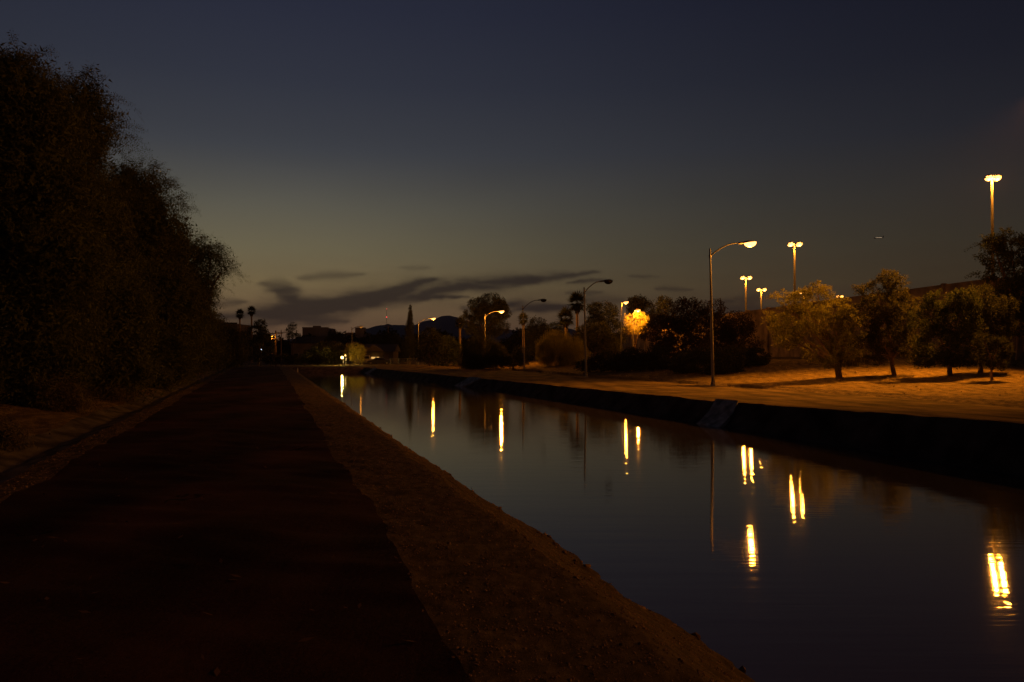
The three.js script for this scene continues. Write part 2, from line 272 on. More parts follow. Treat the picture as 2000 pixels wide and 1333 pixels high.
// ---------------------------------------------------------------- tall freeway masts with twin luminaires
const lumHouse = merge([box(.95, .16, .5, 0, .12, 0, .04), box(.3, .22, .3, 0, .28, 0, .04)]);
const lumLens = (() => { const g = new THREE.SphereGeometry(1, 16, 12); g.scale(.50, .34, .34); return g; })();
function mast(px, py, d, label, power, gk = 8, off = .66, aim = null, cone = .27, group = 'tall freeway light masts behind the wall') {
  const head = at(px, py, d), gy = landYsafe(head.x, d), t = thing('light_mast', label, 'light mast', V(head.x, gy, -d), 0, group), h = head.y - gy;
  mesh('base', cyl(.4, .36, .5, 0, 0, 0, 14), M.concrete, t);
  mesh('pole', limb([V(0, .3, 0), V(0, h * .5, 0), V(0, h + .05, 0)], .24, .12, 12, 5), M.mastPaint, t);
  mesh('crossarm', limb([V(-off - .2, h + .1, .1), V(0, h + .16, 0), V(off + .2, h + .1, .1)], .06, .06, 8, 4), M.steel, t);
  for (const s of [-1, 1]) {
    const lu = mesh('luminaire', lumHouse, M.darkSteel, t); lu.position.set(s * off, h + .12, .2); lu.rotation.set(.35, 0, .32);
    const ln = mesh('lens', lumLens, glow(HOT, gk * .65), lu); ln.position.set(0, -.04, .02);
    const lp = V(s * (off + .06), h - .36, .5);
    if (!aim) { t.add(lamp(lp, SODIUM, power / 2, 10)); continue; }
    const l = new THREE.SpotLight(SODIUM, power / 2, 0, cone, .95, 2); l.name = 'lamp_glow'; l.position.copy(lp); l.castShadow = true; l.shadow.radius = 10; l.target.position.copy(aim.clone().sub(t.position)); t.add(l, l.target);   // shielded luminaire turned to the slope
  }
  return t;
}
function landYsafe(x, d) { return d < 209 ? landY(x, d) : .6; }
mast(2032, 176, 70, 'nearest freeway light mast of the row, standing beyond the right edge of the photo', 15000, 9, .66, V(22.5, 1, -51.5), .40);
mast(11500, -2467, 10, 'freeway light mast level with the viewpoint, far outside the right edge of the photo', 4400, 9, .66, V(-8, 3, -18), .6);
mast(1938, 350, 92, 'tallest and nearest freeway light mast, at the right edge above the trees', 900, 9, .46);
mast(1552, 479, 121, 'tall freeway light mast above the left lit tree, second in height', 500, 8);
mast(1457, 544, 150, 'freeway light mast just right of the nearest street lamp pole', 500, 7);
mast(1487, 567, 176, 'shorter freeway light mast standing over the crest of the wall, right of another', 500, 7);
mast(1570, 573, 215, 'freeway light mast mostly hidden in the top of the left lit tree', 400, 6);
mast(1640, 580, 245, 'farthest freeway light mast, only its head showing above the wall', 400, 6);

// ---------------------------------------------------------------- long ribbed wall
{
  const top = pl([[-45, 12.6], [50, 10.95], [72, 10.1], [95, 9.3], [113, 8.75], [140, 8.55], [165, 8.4], [190, 8.2]]);
  const t = thing('sound_wall', 'long tall brown ribbed wall with a sloping top behind the trees on the slope', 'wall', V(0, 0, 0));
  let d = 52; const nodes = [V(wallX(d), 0, -d)];
  while (d < 186) { let e = d; const a = nodes[nodes.length - 1]; while (Math.hypot(wallX(e) - a.x, e + a.z) < 4.6) e += .05; d = e; nodes.push(V(wallX(d), 0, -d)); }
  for (let i = 0; i + 1 < nodes.length; i++) {
    const a = nodes[i], b = nodes[i + 1], L = Math.hypot(b.x - a.x, b.z - a.z), y0 = Math.min(wallBase(-a.z), wallBase(-b.z)) - .4, ta = top(-a.z), tb = top(-b.z), parts = [];
    const prism = (s0, s1, z0, z1, extra = 0) => { const g = new THREE.BoxGeometry(s1 - s0, 1, z1 - z0); g.translate((s0 + s1) / 2, .5, (z0 + z1) / 2); const p = g.attributes.position; for (let k = 0; k < p.count; k++) p.setY(k, y0 + p.getY(k) * (lerp(ta, tb, p.getX(k) / L) + extra - y0)); g.computeVertexNormals(); const u = g.attributes.uv; for (let k = 0; k < p.count; k++) u.setXY(k, p.getX(k) + i * 4.6, p.getY(k)); return g; };
    parts.push(prism(0, L - .015, -.12, .1));
    for (let k = 0; k < 10; k++) parts.push(prism((k + .25) * L / 10, (k + .75) * L / 10, .1, .16, -.25));
    const m = mesh('panel', merge(parts), M.wall, t); m.position.set(a.x, 0, a.z); m.rotation.y = Math.atan2(-(b.z - a.z), b.x - a.x);
    if (-a.z > 40) { const p = mesh('pilaster', prism(-.18, .18, -.2, .24, .12), M.wall, t); p.position.copy(m.position); p.rotation.y = m.rotation.y; }
  }
}

// ---------------------------------------------------------------- foliage
function leafGeo(list, thin) {                                          // list of [base, tip, width, normal-ish]
  const pos = [];
  for (const [a, b, w, up] of list) {
    const ax = b.clone().sub(a), s = ax.clone().cross(up).normalize().multiplyScalar(w / 2), m = a.clone().lerp(b, .45);
    const l = m.clone().add(s), r = m.clone().sub(s);
    for (const p of thin ? [a.clone().lerp(l, .9), b, a.clone().lerp(r, .9)] : [a, l, b, a, b, r]) pos.push(p.x, p.y, p.z);
  }
  const g = new THREE.BufferGeometry(); g.setAttribute('position', new THREE.Float32BufferAttribute(pos, 3)); g.computeVertexNormals(); return g;
}
const rv = (r) => { let v; do v = V(r() * 2 - 1, r() * 2 - 1, r() * 2 - 1); while (v.lengthSq() > 1 || v.lengthSq() < .01); return v.normalize(); };
const SPRIG = {};
{
  const r = RNG(77);
  { const l = []; for (let i = 0; i < 13; i++) { const y = -.1 + i * .042, s = i % 2 ? 1 : -1, a = V(0, y, 0), b = a.clone().add(V(s * (.09 + .06 * r()), .05 * (r() - .2), (r() - .5) * .12)); l.push([a, b, .034, rv(r)]); } l.push([V(0, -.16, 0), V(.01, .46, 0), .016, V(0, 0, 1)]); SPRIG.feather = leafGeo(l, true); }
  { const l = []; for (let i = 0; i < 10; i++) { const a = rv(r).multiplyScalar(.12 * r()), b = a.clone().add(rv(r).multiplyScalar(.13 + .07 * r())); l.push([a, b, .11, rv(r)]); } SPRIG.leafy = leafGeo(l, true); }
  { const l = []; for (let i = 0; i < 16; i++) { const v = rv(r); v.y = Math.abs(v.y) * .8 + .1; l.push([V(0, 0, 0), v.normalize().multiplyScalar(.22 + .1 * r()), .036, rv(r)]); } SPRIG.needle = leafGeo(l, true); }
  { const l = []; for (let i = 0; i < 14; i++) { const a = V(.02 * Math.sin(i), -.055 * i, .02 * Math.cos(i * 2)), b = a.clone().add(V((r() - .5) * .12, -.06 - .08 * r(), (r() - .5) * .12)); l.push([a, b, .06, rv(r)]); } SPRIG.weep = leafGeo(l, true); }
  { const l = []; for (let i = 0; i < 9; i++) { const b = V((r() - .5) * .35, .3 + .25 * r(), (r() - .5) * .35); l.push([V((r() - .5) * .06, 0, (r() - .5) * .06), b, .022, rv(r)]); } SPRIG.grass = leafGeo(l); }
}
const sprigArea = (g) => { const p = g.attributes.position; let s = 0; for (let i = 0; i < p.count; i += 3) { const a = V().fromBufferAttribute(p, i), b = V().fromBufferAttribute(p, i + 1), c = V().fromBufferAttribute(p, i + 2); s += b.sub(a).cross(c.sub(a)).length() / 2; } return s; };
for (const k in SPRIG) SPRIG[k].userData.area = sprigArea(SPRIG[k]);
let leafTotal = 0;
// lumps: [x px, y px, half width px, half height px, metres behind (+) or before d]
function crown(parent, d, lumps, o) {
  const r = RNG(o.seed), g = SPRIG[o.sprig], L = lumps.map(([x, y, rx, ry = rx, dd = 0]) => { const D = d + dd, c = at(x, y, D), k = D / F; return { c, rx: rx * k, ry: ry * k, rz: (o.deep || 1) * Math.min(rx, ry * 1.3) * k }; });
  const area = L.reduce((s, q) => s + Math.PI * q.rx * q.ry, 0), n = Math.min(o.max || 60000, Math.ceil(area * (o.lai || 4) / (g.userData.area * o.size * o.size)));
  const cum = []; let acc = 0; for (const q of L) cum.push(acc += q.rx * q.ry);
  const m4 = new THREE.Matrix4(), qt = new THREE.Quaternion(), sc = V(), up = V(0, 1, 0), gp = g.attributes.position, nv = gp.count, cap = n + (o.wisps || 0) * 8, pos = new Float32Array(cap * nv * 3), col = new Float32Array(cap * nv * 3), w = V(); let made = 0, tries = 0;
  while (made < n && tries++ < n * 6) {
    const u = r() * acc, q = L[cum.findIndex((v) => v >= u)], dir = rv(r), rad = Math.pow(r(), .5), R = (1 + .42 * fbm(dir.x * 1.7 + o.seed, dir.y * 1.7, dir.z * 1.7 + q.c.x, 3)) * (.3 + .72 * rad);
    const p = V(q.c.x + dir.x * q.rx * R, q.c.y + dir.y * q.ry * R, q.c.z + dir.z * q.rz * R);
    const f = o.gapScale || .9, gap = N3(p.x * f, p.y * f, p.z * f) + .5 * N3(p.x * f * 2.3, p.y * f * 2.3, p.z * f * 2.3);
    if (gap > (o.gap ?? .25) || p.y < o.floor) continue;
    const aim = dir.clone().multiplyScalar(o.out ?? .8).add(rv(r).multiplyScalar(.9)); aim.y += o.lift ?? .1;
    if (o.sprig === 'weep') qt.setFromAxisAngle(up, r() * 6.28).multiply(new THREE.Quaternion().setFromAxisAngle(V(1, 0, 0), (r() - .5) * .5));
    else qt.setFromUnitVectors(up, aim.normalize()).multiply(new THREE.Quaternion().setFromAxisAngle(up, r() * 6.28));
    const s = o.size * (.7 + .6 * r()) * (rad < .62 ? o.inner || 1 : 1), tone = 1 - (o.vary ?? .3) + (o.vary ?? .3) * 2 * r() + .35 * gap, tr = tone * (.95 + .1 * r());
    m4.compose(p.sub(parent.position), qt, sc.set(s, s, s));
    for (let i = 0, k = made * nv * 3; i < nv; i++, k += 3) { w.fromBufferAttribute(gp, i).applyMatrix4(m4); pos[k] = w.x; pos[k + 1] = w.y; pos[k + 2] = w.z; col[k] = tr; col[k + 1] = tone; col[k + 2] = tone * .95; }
    made++;
  }
  for (let k = 0; k < (o.wisps || 0) && made < cap - 9; k++) {     // thin sprays of leaves that reach out of the crown and droop
    const q = L[Math.floor(r() * L.length)], dir = rv(r); dir.y = Math.abs(dir.y) * .9 - .1; dir.normalize();
    const p = V(q.c.x + dir.x * q.rx * .85, q.c.y + dir.y * q.ry * .85, q.c.z + dir.z * q.rz * .85), step = dir.clone().multiplyScalar(.20 * o.size), len = 2 + Math.floor(r() * 5);
    for (let j = 0; j < len; j++) {
      step.y -= .035 * o.size; p.add(step).add(rv(r).multiplyScalar(.05)); if (p.y < o.floor) break;
      qt.setFromUnitVectors(up, step.clone().normalize().add(rv(r).multiplyScalar(.35)).normalize()).multiply(new THREE.Quaternion().setFromAxisAngle(up, r() * 6.28));
      const s = o.size * (1.05 - .07 * j), tone = .8 + .4 * r(); m4.compose(p.clone().sub(parent.position), qt, sc.set(s, s, s));
      for (let i = 0, kk = made * nv * 3; i < nv; i++, kk += 3) { w.fromBufferAttribute(gp, i).applyMatrix4(m4); pos[kk] = w.x; pos[kk + 1] = w.y; pos[kk + 2] = w.z; col[kk] = col[kk + 1] = tone; col[kk + 2] = tone * .95; }
      made++;
    }
  }
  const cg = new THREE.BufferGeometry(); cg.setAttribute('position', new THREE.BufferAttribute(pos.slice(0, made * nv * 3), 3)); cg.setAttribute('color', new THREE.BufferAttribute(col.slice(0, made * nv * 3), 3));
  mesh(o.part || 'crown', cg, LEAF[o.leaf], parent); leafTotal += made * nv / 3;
  return L;
}
function trunkTo(parent, L, o) {
  const r = RNG(o.seed + 1), parts = [], P = parent.position, mean = V(); for (const q of L) mean.add(q.c); mean.divideScalar(L.length).sub(P);
  const hgt = mean.y, fork = o.fork ?? .35, tr = o.trunk || .16, stems = o.stems || 1;
  for (let s = 0; s < stems; s++) {
    const f = V(mean.x * .35 + (r() - .5) * (stems > 1 ? 1.4 : .3), Math.max(.4, hgt * fork), mean.z * .35 + (r() - .5) * .3), b = V((r() - .5) * (stems - 1) * .25, -.25, (r() - .5) * .2 * (stems - 1));
    parts.push(limb([b, b.clone().lerp(f, .5).add(V((r() - .5) * .25 * tr * 6, 0, (r() - .5) * .2)), f], tr * 1.15, tr * .75, 9, 5));
    L.forEach((q, i) => { if (stems > 1 && i % stems !== s) return; const c = q.c.clone().sub(P), mid = f.clone().lerp(c, .5).add(V((r() - .5) * q.rx * .5, q.ry * .15, (r() - .5) * q.rx * .5)); parts.push(limb([f, mid, c], tr * .6, tr * .16, 6, 5));
      for (let k = 0; k < (o.twigs ?? 3); k++) { const e = rv(r), st = mid.clone().lerp(c, r()); parts.push(limb([st, st.clone().add(V(e.x * q.rx * .45, e.y * q.ry * .4 + q.ry * .1, e.z * q.rz * .45)), st.clone().add(V(e.x * q.rx * .85, e.y * q.ry * .85, e.z * q.rz * .85))], tr * .2, tr * .06, 5, 3)); } });
  }
  mesh('trunk', merge(parts), o.bark || M.bark, parent);
}
let seed = 100;
function tree(name, label, category, base, d, lumps, o, group) {
  const b = at(base[0], base[1], d); b.y = o.gy ?? landYsafe(b.x, d);
  const t = thing(name, label, category, b, 0, group), opt = { seed: seed += 17, size: 1, sprig: 'leafy', leaf: 'green', floor: b.y + .05, ...o };
  const L = crown(t, d, lumps, opt); trunkTo(t, L, opt); return t;
}

// tall feathery trees down the left side
const LT = 'tall feathery trees lining the left of the path', fe = { sprig: 'feather', leaf: 'mesquite', lai: 5.0, inner: 1.9, wisps: 420, vary: .14, gap: .3, gapScale: .75, trunk: .2, stems: 2, lift: -.15, out: .9 };
tree('mesquite_tree', 'tallest feathery dark tree at the left edge of the photo', 'tree', [-60, 800], 19.5, [[18, 190, 70, 85], [-70, 260, 130, 150], [65, 250, 60, 60], [60, 370, 100, 90], [-20, 470, 130, 110], [90, 520, 110, 90], [0, 640, 140, 110], [80, 700, 80, 80, .4], [-30, 780, 130, 80, -.3]], { ...fe, size: 1.0 }, LT);
tree('mesquite_tree', 'feathery dark tree with a rounded top, second from the left edge', 'tree', [120, 790], 24.5, [[150, 205, 40, 44], [182, 258, 30, 40], [125, 290, 66, 56], [100, 390, 76, 70], [180, 400, 44, 44], [180, 470, 66, 56], [165, 560, 96, 80], [200, 640, 86, 80], [130, 720, 110, 70], [225, 730, 60, 40]], { ...fe, size: 1.05 }, LT);
tree('mesquite_tree', 'feathery dark tree stepping down towards the path, third from the left edge', 'tree', [260, 770], 33, [[238, 362, 30, 26], [276, 370, 30, 34], [306, 402, 30, 34], [256, 432, 62, 54], [312, 464, 46, 44], [270, 540, 86, 62], [330, 590, 50, 50], [280, 640, 95, 70], [340, 680, 50, 46], [270, 720, 90, 44]], { ...fe, size: 1.15 }, LT);
tree('mesquite_tree', 'feathery tree whose drooping branch reaches out over the path against the sunset', 'tree', [345, 750], 43, [[384, 486, 28, 15], [412, 505, 20, 14], [434, 526, 10, 8], [350, 500, 36, 36], [345, 560, 55, 48], [400, 552, 22, 26], [385, 590, 26, 30], [360, 630, 55, 50], [375, 690, 48, 38], [345, 705, 50, 30]], { ...fe, size: 1.05, lai: 3.6, wisps: 200 }, LT);
tree('mesquite_tree', 'lower dark tree at the end of the left row, behind the drooping branch', 'tree', [385, 735], 58, [[376, 600, 20, 34], [390, 640, 32, 34], [380, 680, 42, 36], [415, 692, 22, 22], [402, 664, 30, 28]], { ...fe, size: 1.5, wisps: 30 }, LT);
tree('mesquite_tree', 'bushy tree lit faintly orange at the far end of the left row', 'tree', [440, 722], 82, [[430, 660, 30, 28], [452, 672, 16, 26], [448, 695, 22, 20], [462, 684, 10, 20]], { ...fe, size: 1.7, leaf: 'olive', wisps: 0 }, LT);
// undergrowth on the left bank
const UG = 'low dry bushes under the left trees';
[[30, 880, 12.6, 50, 36, 'dark low bush at the lower left beside the ditch'], [150, 800, 19, 60, 40, 'dry low bush under the second tall tree'], [245, 785, 24, 44, 24, 'low dry bush in front of the third tall tree'], [330, 760, 34, 34, 16, 'small dry bush where the bank narrows below the third tree']].forEach(([x, y, d, rx, ry, label]) =>
  tree('low_bush', label, 'bush', [x - 20, y + 20], d, [[x - 30, y, rx, ry], [x - 90, y - 20, rx * 1.2, ry * 1.2], [x - 60, y - 10, rx, ry]], { sprig: 'feather', leaf: 'dry', size: .8, lai: 2.6, trunk: .03, twigs: 2, lift: .3 }, UG));

// trees on the lit slope
const ST = 'trees on the lit dirt slope', sl = { sprig: 'leafy', leaf: 'olive', lai: 3.4, lift: -.5, gap: .16, gapScale: .8, trunk: .17, bark: M.paleBark, fork: .3 };
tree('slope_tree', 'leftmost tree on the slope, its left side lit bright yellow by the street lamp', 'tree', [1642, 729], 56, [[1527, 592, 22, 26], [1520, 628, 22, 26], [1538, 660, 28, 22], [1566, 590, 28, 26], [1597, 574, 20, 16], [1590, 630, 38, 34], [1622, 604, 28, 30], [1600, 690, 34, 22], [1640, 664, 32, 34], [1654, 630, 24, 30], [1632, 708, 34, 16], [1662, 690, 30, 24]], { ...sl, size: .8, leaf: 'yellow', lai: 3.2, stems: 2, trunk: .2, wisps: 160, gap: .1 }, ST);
tree('slope_tree', 'slope tree with a tall ragged top and a clear dark trunk, second from the left', 'tree', [1749, 728], 58, [[1735, 548, 20, 18], [1712, 560, 14, 13], [1752, 575, 20, 24], [1685, 568, 18, 9], [1718, 602, 38, 30], [1688, 622, 36, 34], [1760, 628, 38, 36], [1735, 660, 50, 32], [1783, 606, 18, 18], [1690, 674, 32, 28], [1778, 680, 32, 22], [1700, 704, 30, 12]], { ...sl, size: .85, lai: 3.2, wisps: 160, gap: .12 }, ST);
tree('slope_tree', 'dark slope tree with a low skirt of leaves, third from the left', 'tree', [1858, 728], 55, [[1845, 588, 40, 26], [1818, 625, 38, 36], [1870, 640, 44, 42], [1832, 674, 46, 34], [1808, 700, 34, 18], [1884, 590, 30, 26], [1862, 700, 34, 16]], { ...sl, size: .95, leaf: 'green', lai: 3.8, gap: .22 }, ST);
tree('slope_tree', 'dark slope tree fourth from the left, before the ribbed wall', 'tree', [1915, 728], 57, [[1918, 582, 40, 26], [1905, 630, 40, 38], [1945, 640, 34, 38], [1922, 684, 42, 28], [1960, 600, 26, 24], [1890, 698, 28, 18], [1950, 690, 24, 22]], { ...sl, size: .95, leaf: 'dark', lai: 4.2, gap: .25 }, ST);
tree('slope_tree', 'slim dark slope tree nearest the road at the right', 'tree', [1940, 748], 50, [[1935, 696, 26, 20], [1952, 676, 22, 18], [1922, 668, 20, 18], [1948, 712, 20, 12]], { ...sl, size: .8, leaf: 'dark', lai: 3.2, trunk: .1 }, ST);
tree('slope_tree', 'tallest slope tree at the right edge, reaching above the wall', 'tree', [1990, 705], 66, [[1975, 478, 34, 28], [1952, 506, 32, 28], [1995, 526, 38, 28], [1940, 478, 20, 20], [1932, 540, 18, 10], [1985, 585, 44, 44], [2010, 620, 50, 44], [2040, 500, 40, 50], [1965, 560, 24, 22]], { ...sl, size: 1.2, leaf: 'green', lai: 3.4, gap: .2, trunk: .24, fork: .5, wisps: 60 }, ST);

// trees and bushes behind the far bank, right of centre
const MB = 'dark trees beyond the dirt road', mt = { sprig: 'leafy', leaf: 'green', size: 1.5, lai: 3.8, gap: .3, gapScale: .5 };
tree('roadside_tree', 'wide brownish bushy tree left of the nearest street lamp pole', 'tree', [1330, 722], 88, [[1330, 618, 44, 32], [1295, 650, 40, 36], [1360, 640, 40, 40], [1330, 680, 60, 36], [1375, 600, 20, 14], [1345, 590, 16, 10]], { ...mt, leaf: 'brown', gap: .2 }, MB);
tree('roadside_tree', 'brownish tree directly behind the nearest street lamp pole', 'tree', [1425, 722], 92, [[1400, 640, 30, 40], [1440, 640, 34, 30], [1415, 680, 44, 36], [1455, 670, 30, 36], [1395, 605, 22, 20]], { ...mt, leaf: 'brown', gap: .2 }, MB);
tree('roadside_tree', 'dark tree with a ragged top left of the brightly lit foliage', 'tree', [1183, 718], 128, [[1180, 612, 30, 22], [1165, 640, 26, 28], [1200, 650, 24, 30], [1160, 602, 14, 12]], { ...mt, leaf: 'dark' }, MB);
tree('roadside_tree', 'dark tree rising behind the brightly lit foliage', 'tree', [1262, 718], 160, [[1248, 592, 22, 14], [1262, 606, 26, 18], [1240, 600, 18, 18], [1275, 640, 30, 30]], { ...mt, leaf: 'dark', size: 1.8 }, MB);
tree('roadside_tree', 'small dark tree with a pointed crown right of the lit foliage', 'tree', [1298, 718], 150, [[1297, 592, 15, 14], [1300, 615, 20, 20], [1310, 640, 26, 26]], { ...mt, leaf: 'dark', size: 1.8 }, MB);
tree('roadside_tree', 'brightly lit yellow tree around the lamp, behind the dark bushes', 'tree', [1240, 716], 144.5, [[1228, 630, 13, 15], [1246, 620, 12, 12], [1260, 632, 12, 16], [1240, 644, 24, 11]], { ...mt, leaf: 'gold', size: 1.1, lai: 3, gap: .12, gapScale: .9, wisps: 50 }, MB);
tree('roadside_tree', 'olive tree between the two unlit lamps, behind the drooping tree', 'tree', [1160, 718], 118, [[1170, 655, 26, 26], [1140, 660, 22, 24], [1185, 680, 30, 30]], { ...mt, leaf: 'olive' }, MB);
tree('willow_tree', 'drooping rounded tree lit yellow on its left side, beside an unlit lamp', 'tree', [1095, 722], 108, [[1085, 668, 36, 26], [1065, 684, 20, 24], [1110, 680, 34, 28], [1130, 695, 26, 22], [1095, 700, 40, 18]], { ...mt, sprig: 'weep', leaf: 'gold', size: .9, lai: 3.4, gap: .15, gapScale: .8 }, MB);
tree('pine_tree', 'large round topped pine standing dark behind the lit street lamp', 'tree', [945, 716], 150, [[958, 592, 26, 18], [935, 598, 22, 18], [975, 600, 14, 16], [925, 612, 18, 12], [912, 625, 14, 10], [985, 610, 12, 14], [955, 615, 30, 16], [940, 640, 34, 22], [970, 640, 24, 18]], { ...mt, sprig: 'needle', leaf: 'dark', size: 1.9, lai: 4.5, trunk: .35, fork: .6 }, MB);
tree('round_bush', 'large rounded olive bush below the lit street lamp', 'bush', [942, 720], 108, [[940, 680, 40, 28], [918, 695, 26, 22], [965, 690, 28, 24], [940, 705, 46, 14]], { ...mt, sprig: 'weep', leaf: 'olive', size: 1.0, lai: 4 }, 'bushes beside the dirt road');
tree('round_bush', 'low olive bush between the rounded bush and the unlit lamp', 'bush', [1005, 722], 106, [[1000, 705, 26, 14], [1020, 695, 20, 20], [985, 708, 20, 10]], { ...mt, leaf: 'olive', size: 1.2 }, 'bushes beside the dirt road');
[[1165, 84, 32, 16, 'dark low bush right of the lit driveway'], [1215, 82, 36, 22, 'dark bush below the lit short-armed lamp'], [1265, 80, 40, 26, 'dark bush in front of the wide brownish tree'], [1320, 78, 40, 18, 'dark low bush left of the nearest lamp pole']].forEach(([x, d, rx, ry, label]) =>
  tree('dark_bush', label, 'bush', [x, 728], d, [[x, 712, rx, ry], [x + 20, 705 - ry * .4, rx * .7, ry * .8], [x - 18, 715, rx * .8, ry * .7]], { ...mt, leaf: 'dark', size: 1.1, trunk: .05 }, 'dark bushes beyond the dirt road'));
[[840, 132, 'dark bushy tree right of the cypress, before the hill'], [872, 136, 'dark bushy tree left of the pine'], [1050, 150, 'dark tree behind the small lone palm'], [1082, 165, 'dark tree behind the drooping lit tree'], [765, 178, 'dark tree behind the house roof'], [735, 195, 'dark tree at the left of the house']].forEach(([x, d, label], i) => {
  const top = [640, 655, 620, 630, 650, 655][i]; tree('dark_tree', label, 'tree', [x, 715], d, [[x, top + 14, 18, 14], [x - 14, top + 34, 20, 20], [x + 14, top + 32, 20, 20], [x, top + 54, 30, 18]], { ...mt, leaf: i % 2 ? 'green' : 'dark', size: 1.7 }, MB); });
tree('cypress_tree', 'slim pointed cypress rising above the dark trees', 'tree', [800, 714], 155, [[801, 608, 2.4, 11], [801, 622, 4.5, 14], [800, 645, 8, 22], [799, 670, 11, 22], [800, 690, 12, 14]], { ...mt, sprig: 'needle', leaf: 'dark', size: 1.1, lai: 5, gap: .6, lift: 1.2 });

[[1352, 70, 40, 26, 'dark shrub mass just left of the nearest lamp pole'], [1412, 68, 36, 30, 'dark shrub mass just right of the nearest lamp pole'], [1462, 72, 30, 26, 'dark shrub at the left end of the lit slope']].forEach(([x, d, rx, ry, label]) =>
  tree('dark_shrub', label, 'bush', [x, 740], d, [[x, 708, rx, ry], [x + 18, 700, rx * .7, ry * .8], [x - 18, 715, rx * .8, ry * .7], [x, 724, rx * 1.1, ry * .5]], { ...mt, leaf: 'dark', size: 1.05, lai: 3.2, trunk: .05 }, 'dark bushes beyond the dirt road'));
// trees left of the canal's end
const LB = 'trees beyond the end of the path';
tree('far_tree', 'dense dark tree right of the two tall palms', 'tree', [505, 716], 135, [[508, 636, 12, 12], [500, 655, 22, 20], [515, 665, 18, 22], [495, 685, 26, 22], [525, 690, 12, 18]], { ...mt, leaf: 'dark' }, LB);
tree('far_tree', 'small open tree between the dense dark tree and the pale building', 'tree', [570, 712], 190, [[571, 638, 8, 7], [562, 648, 9, 7], [580, 650, 8, 6], [572, 655, 16, 6]], { ...mt, leaf: 'green', size: 1.6, lai: 2.6 }, LB);
tree('far_tree', 'dark tree hiding the right corner of the pale building', 'tree', [655, 712], 185, [[652, 655, 14, 9], [665, 660, 12, 10], [645, 668, 14, 10]], { ...mt, leaf: 'dark', size: 1.7 }, LB);
tree('far_tree', 'wide olive tree left of the bright house light', 'tree', [640, 714], 150, [[640, 684, 34, 18], [615, 694, 22, 14], [665, 690, 24, 18], [640, 702, 46, 10]], { ...mt, leaf: 'olive', size: 1.4 }, LB);
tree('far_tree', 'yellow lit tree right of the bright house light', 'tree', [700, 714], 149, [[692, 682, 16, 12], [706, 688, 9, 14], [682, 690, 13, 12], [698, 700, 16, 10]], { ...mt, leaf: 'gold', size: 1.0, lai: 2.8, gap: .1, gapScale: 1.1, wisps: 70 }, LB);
tree('far_tree', 'dark bushes and tree left of the two tall palms', 'tree', [465, 716], 125, [[470, 660, 16, 14], [458, 680, 14, 18], [478, 690, 12, 18]], { ...mt, leaf: 'dark' }, LB);
[[550, 128, 'low dark bush behind the walking figure'], [600, 136, 'low dark bush left of the wide olive tree']].forEach(([x, d, label]) => tree('low_bush', label, 'bush', [x, 714], d, [[x, 700, 28, 10], [x + 18, 704, 20, 8], [x - 20, 703, 20, 9]], { ...mt, leaf: 'dark', size: 1.3, trunk: .05 }, LB));

// palms: each frond is a part
function frondGeo(R, r) { const l = [], c = V(0, .04 * R, .36 * R), n = 11; for (let i = 0; i < n; i++) { const a = (i / (n - 1) - .5) * 3.0, k = .72 + .16 * r() - .16 * Math.abs(a); l.push([c, c.clone().add(V(Math.sin(a) * k * R * .95, -.16 * R * (Math.abs(a) * .6 + r() * .5), Math.cos(a) * k * R * .95)), R * .11, V(0, 1, 0)]); } l.push([V(0, 0, 0), c, .09, V(0, 1, 0)]); return leafGeo(l); }
const FROND = std(.04, .045, .022, 1, { side: THREE.DoubleSide }), SKIRT = std(.07, .05, .03, 1, { side: THREE.DoubleSide });
function palm(px, topPy, d, R, n, label, skirt = true) {
  const r = RNG(seed += 13), c = at(px, topPy, d), gy = landYsafe(c.x, d), t = thing('palm_tree', label, 'palm tree', V(c.x, gy, -d), 0, 'palms beyond the canal'), h = c.y - gy;
  mesh('trunk', limb([V(.15, -.2, 0), V(.05, h * .5, 0), V(0, h, 0)], .26, .17, 9, 5), M.paleBark, t);
  const gs = [0, 1, 2].map(() => frondGeo(R, r));
  for (let i = 0; i < n; i++) { const f = mesh('frond', gs[i % 3], FROND, t); f.position.set(0, h, 0); f.rotation.order = 'YXZ'; f.rotation.set(lerp(1.5, -.95, Math.pow(i / n, .8)) + (r() - .5) * .3, i * 2.4 + r() * .3, 0); f.rotation.x *= -1; }
  if (skirt) { const s = mesh('dead_frond_skirt', (() => { const l = []; for (let i = 0; i < 90; i++) { const a = r() * 6.28, y = -r() * R * .6, k = .38 + .3 * y / R; l.push([V(Math.cos(a) * .12, y, Math.sin(a) * .12), V(Math.cos(a) * R * k, y - R * .4, Math.sin(a) * R * k), R * .12, rv(r)]); } return leafGeo(l); })(), SKIRT, t); s.position.set(0, h, 0); }
  return t;
}
palm(468, 614, 185, 1.35, 34, 'left one of the two tall palms against the sunset');
palm(491, 608, 185, 1.4, 34, 'right one of the two tall palms against the sunset');
palm(1127, 592, 120, 1.9, 36, 'tall palm with a lit trunk left of an unlit lamp head');
palm(1022, 624, 135, 1.3, 34, 'lone small palm behind an unlit lamp pole');
palm(1105, 622, 125, 1.9, 34, 'dark palm just left of the tall palm');
palm(898, 632, 140, 1.2, 30, 'small dark palm left of the pine');

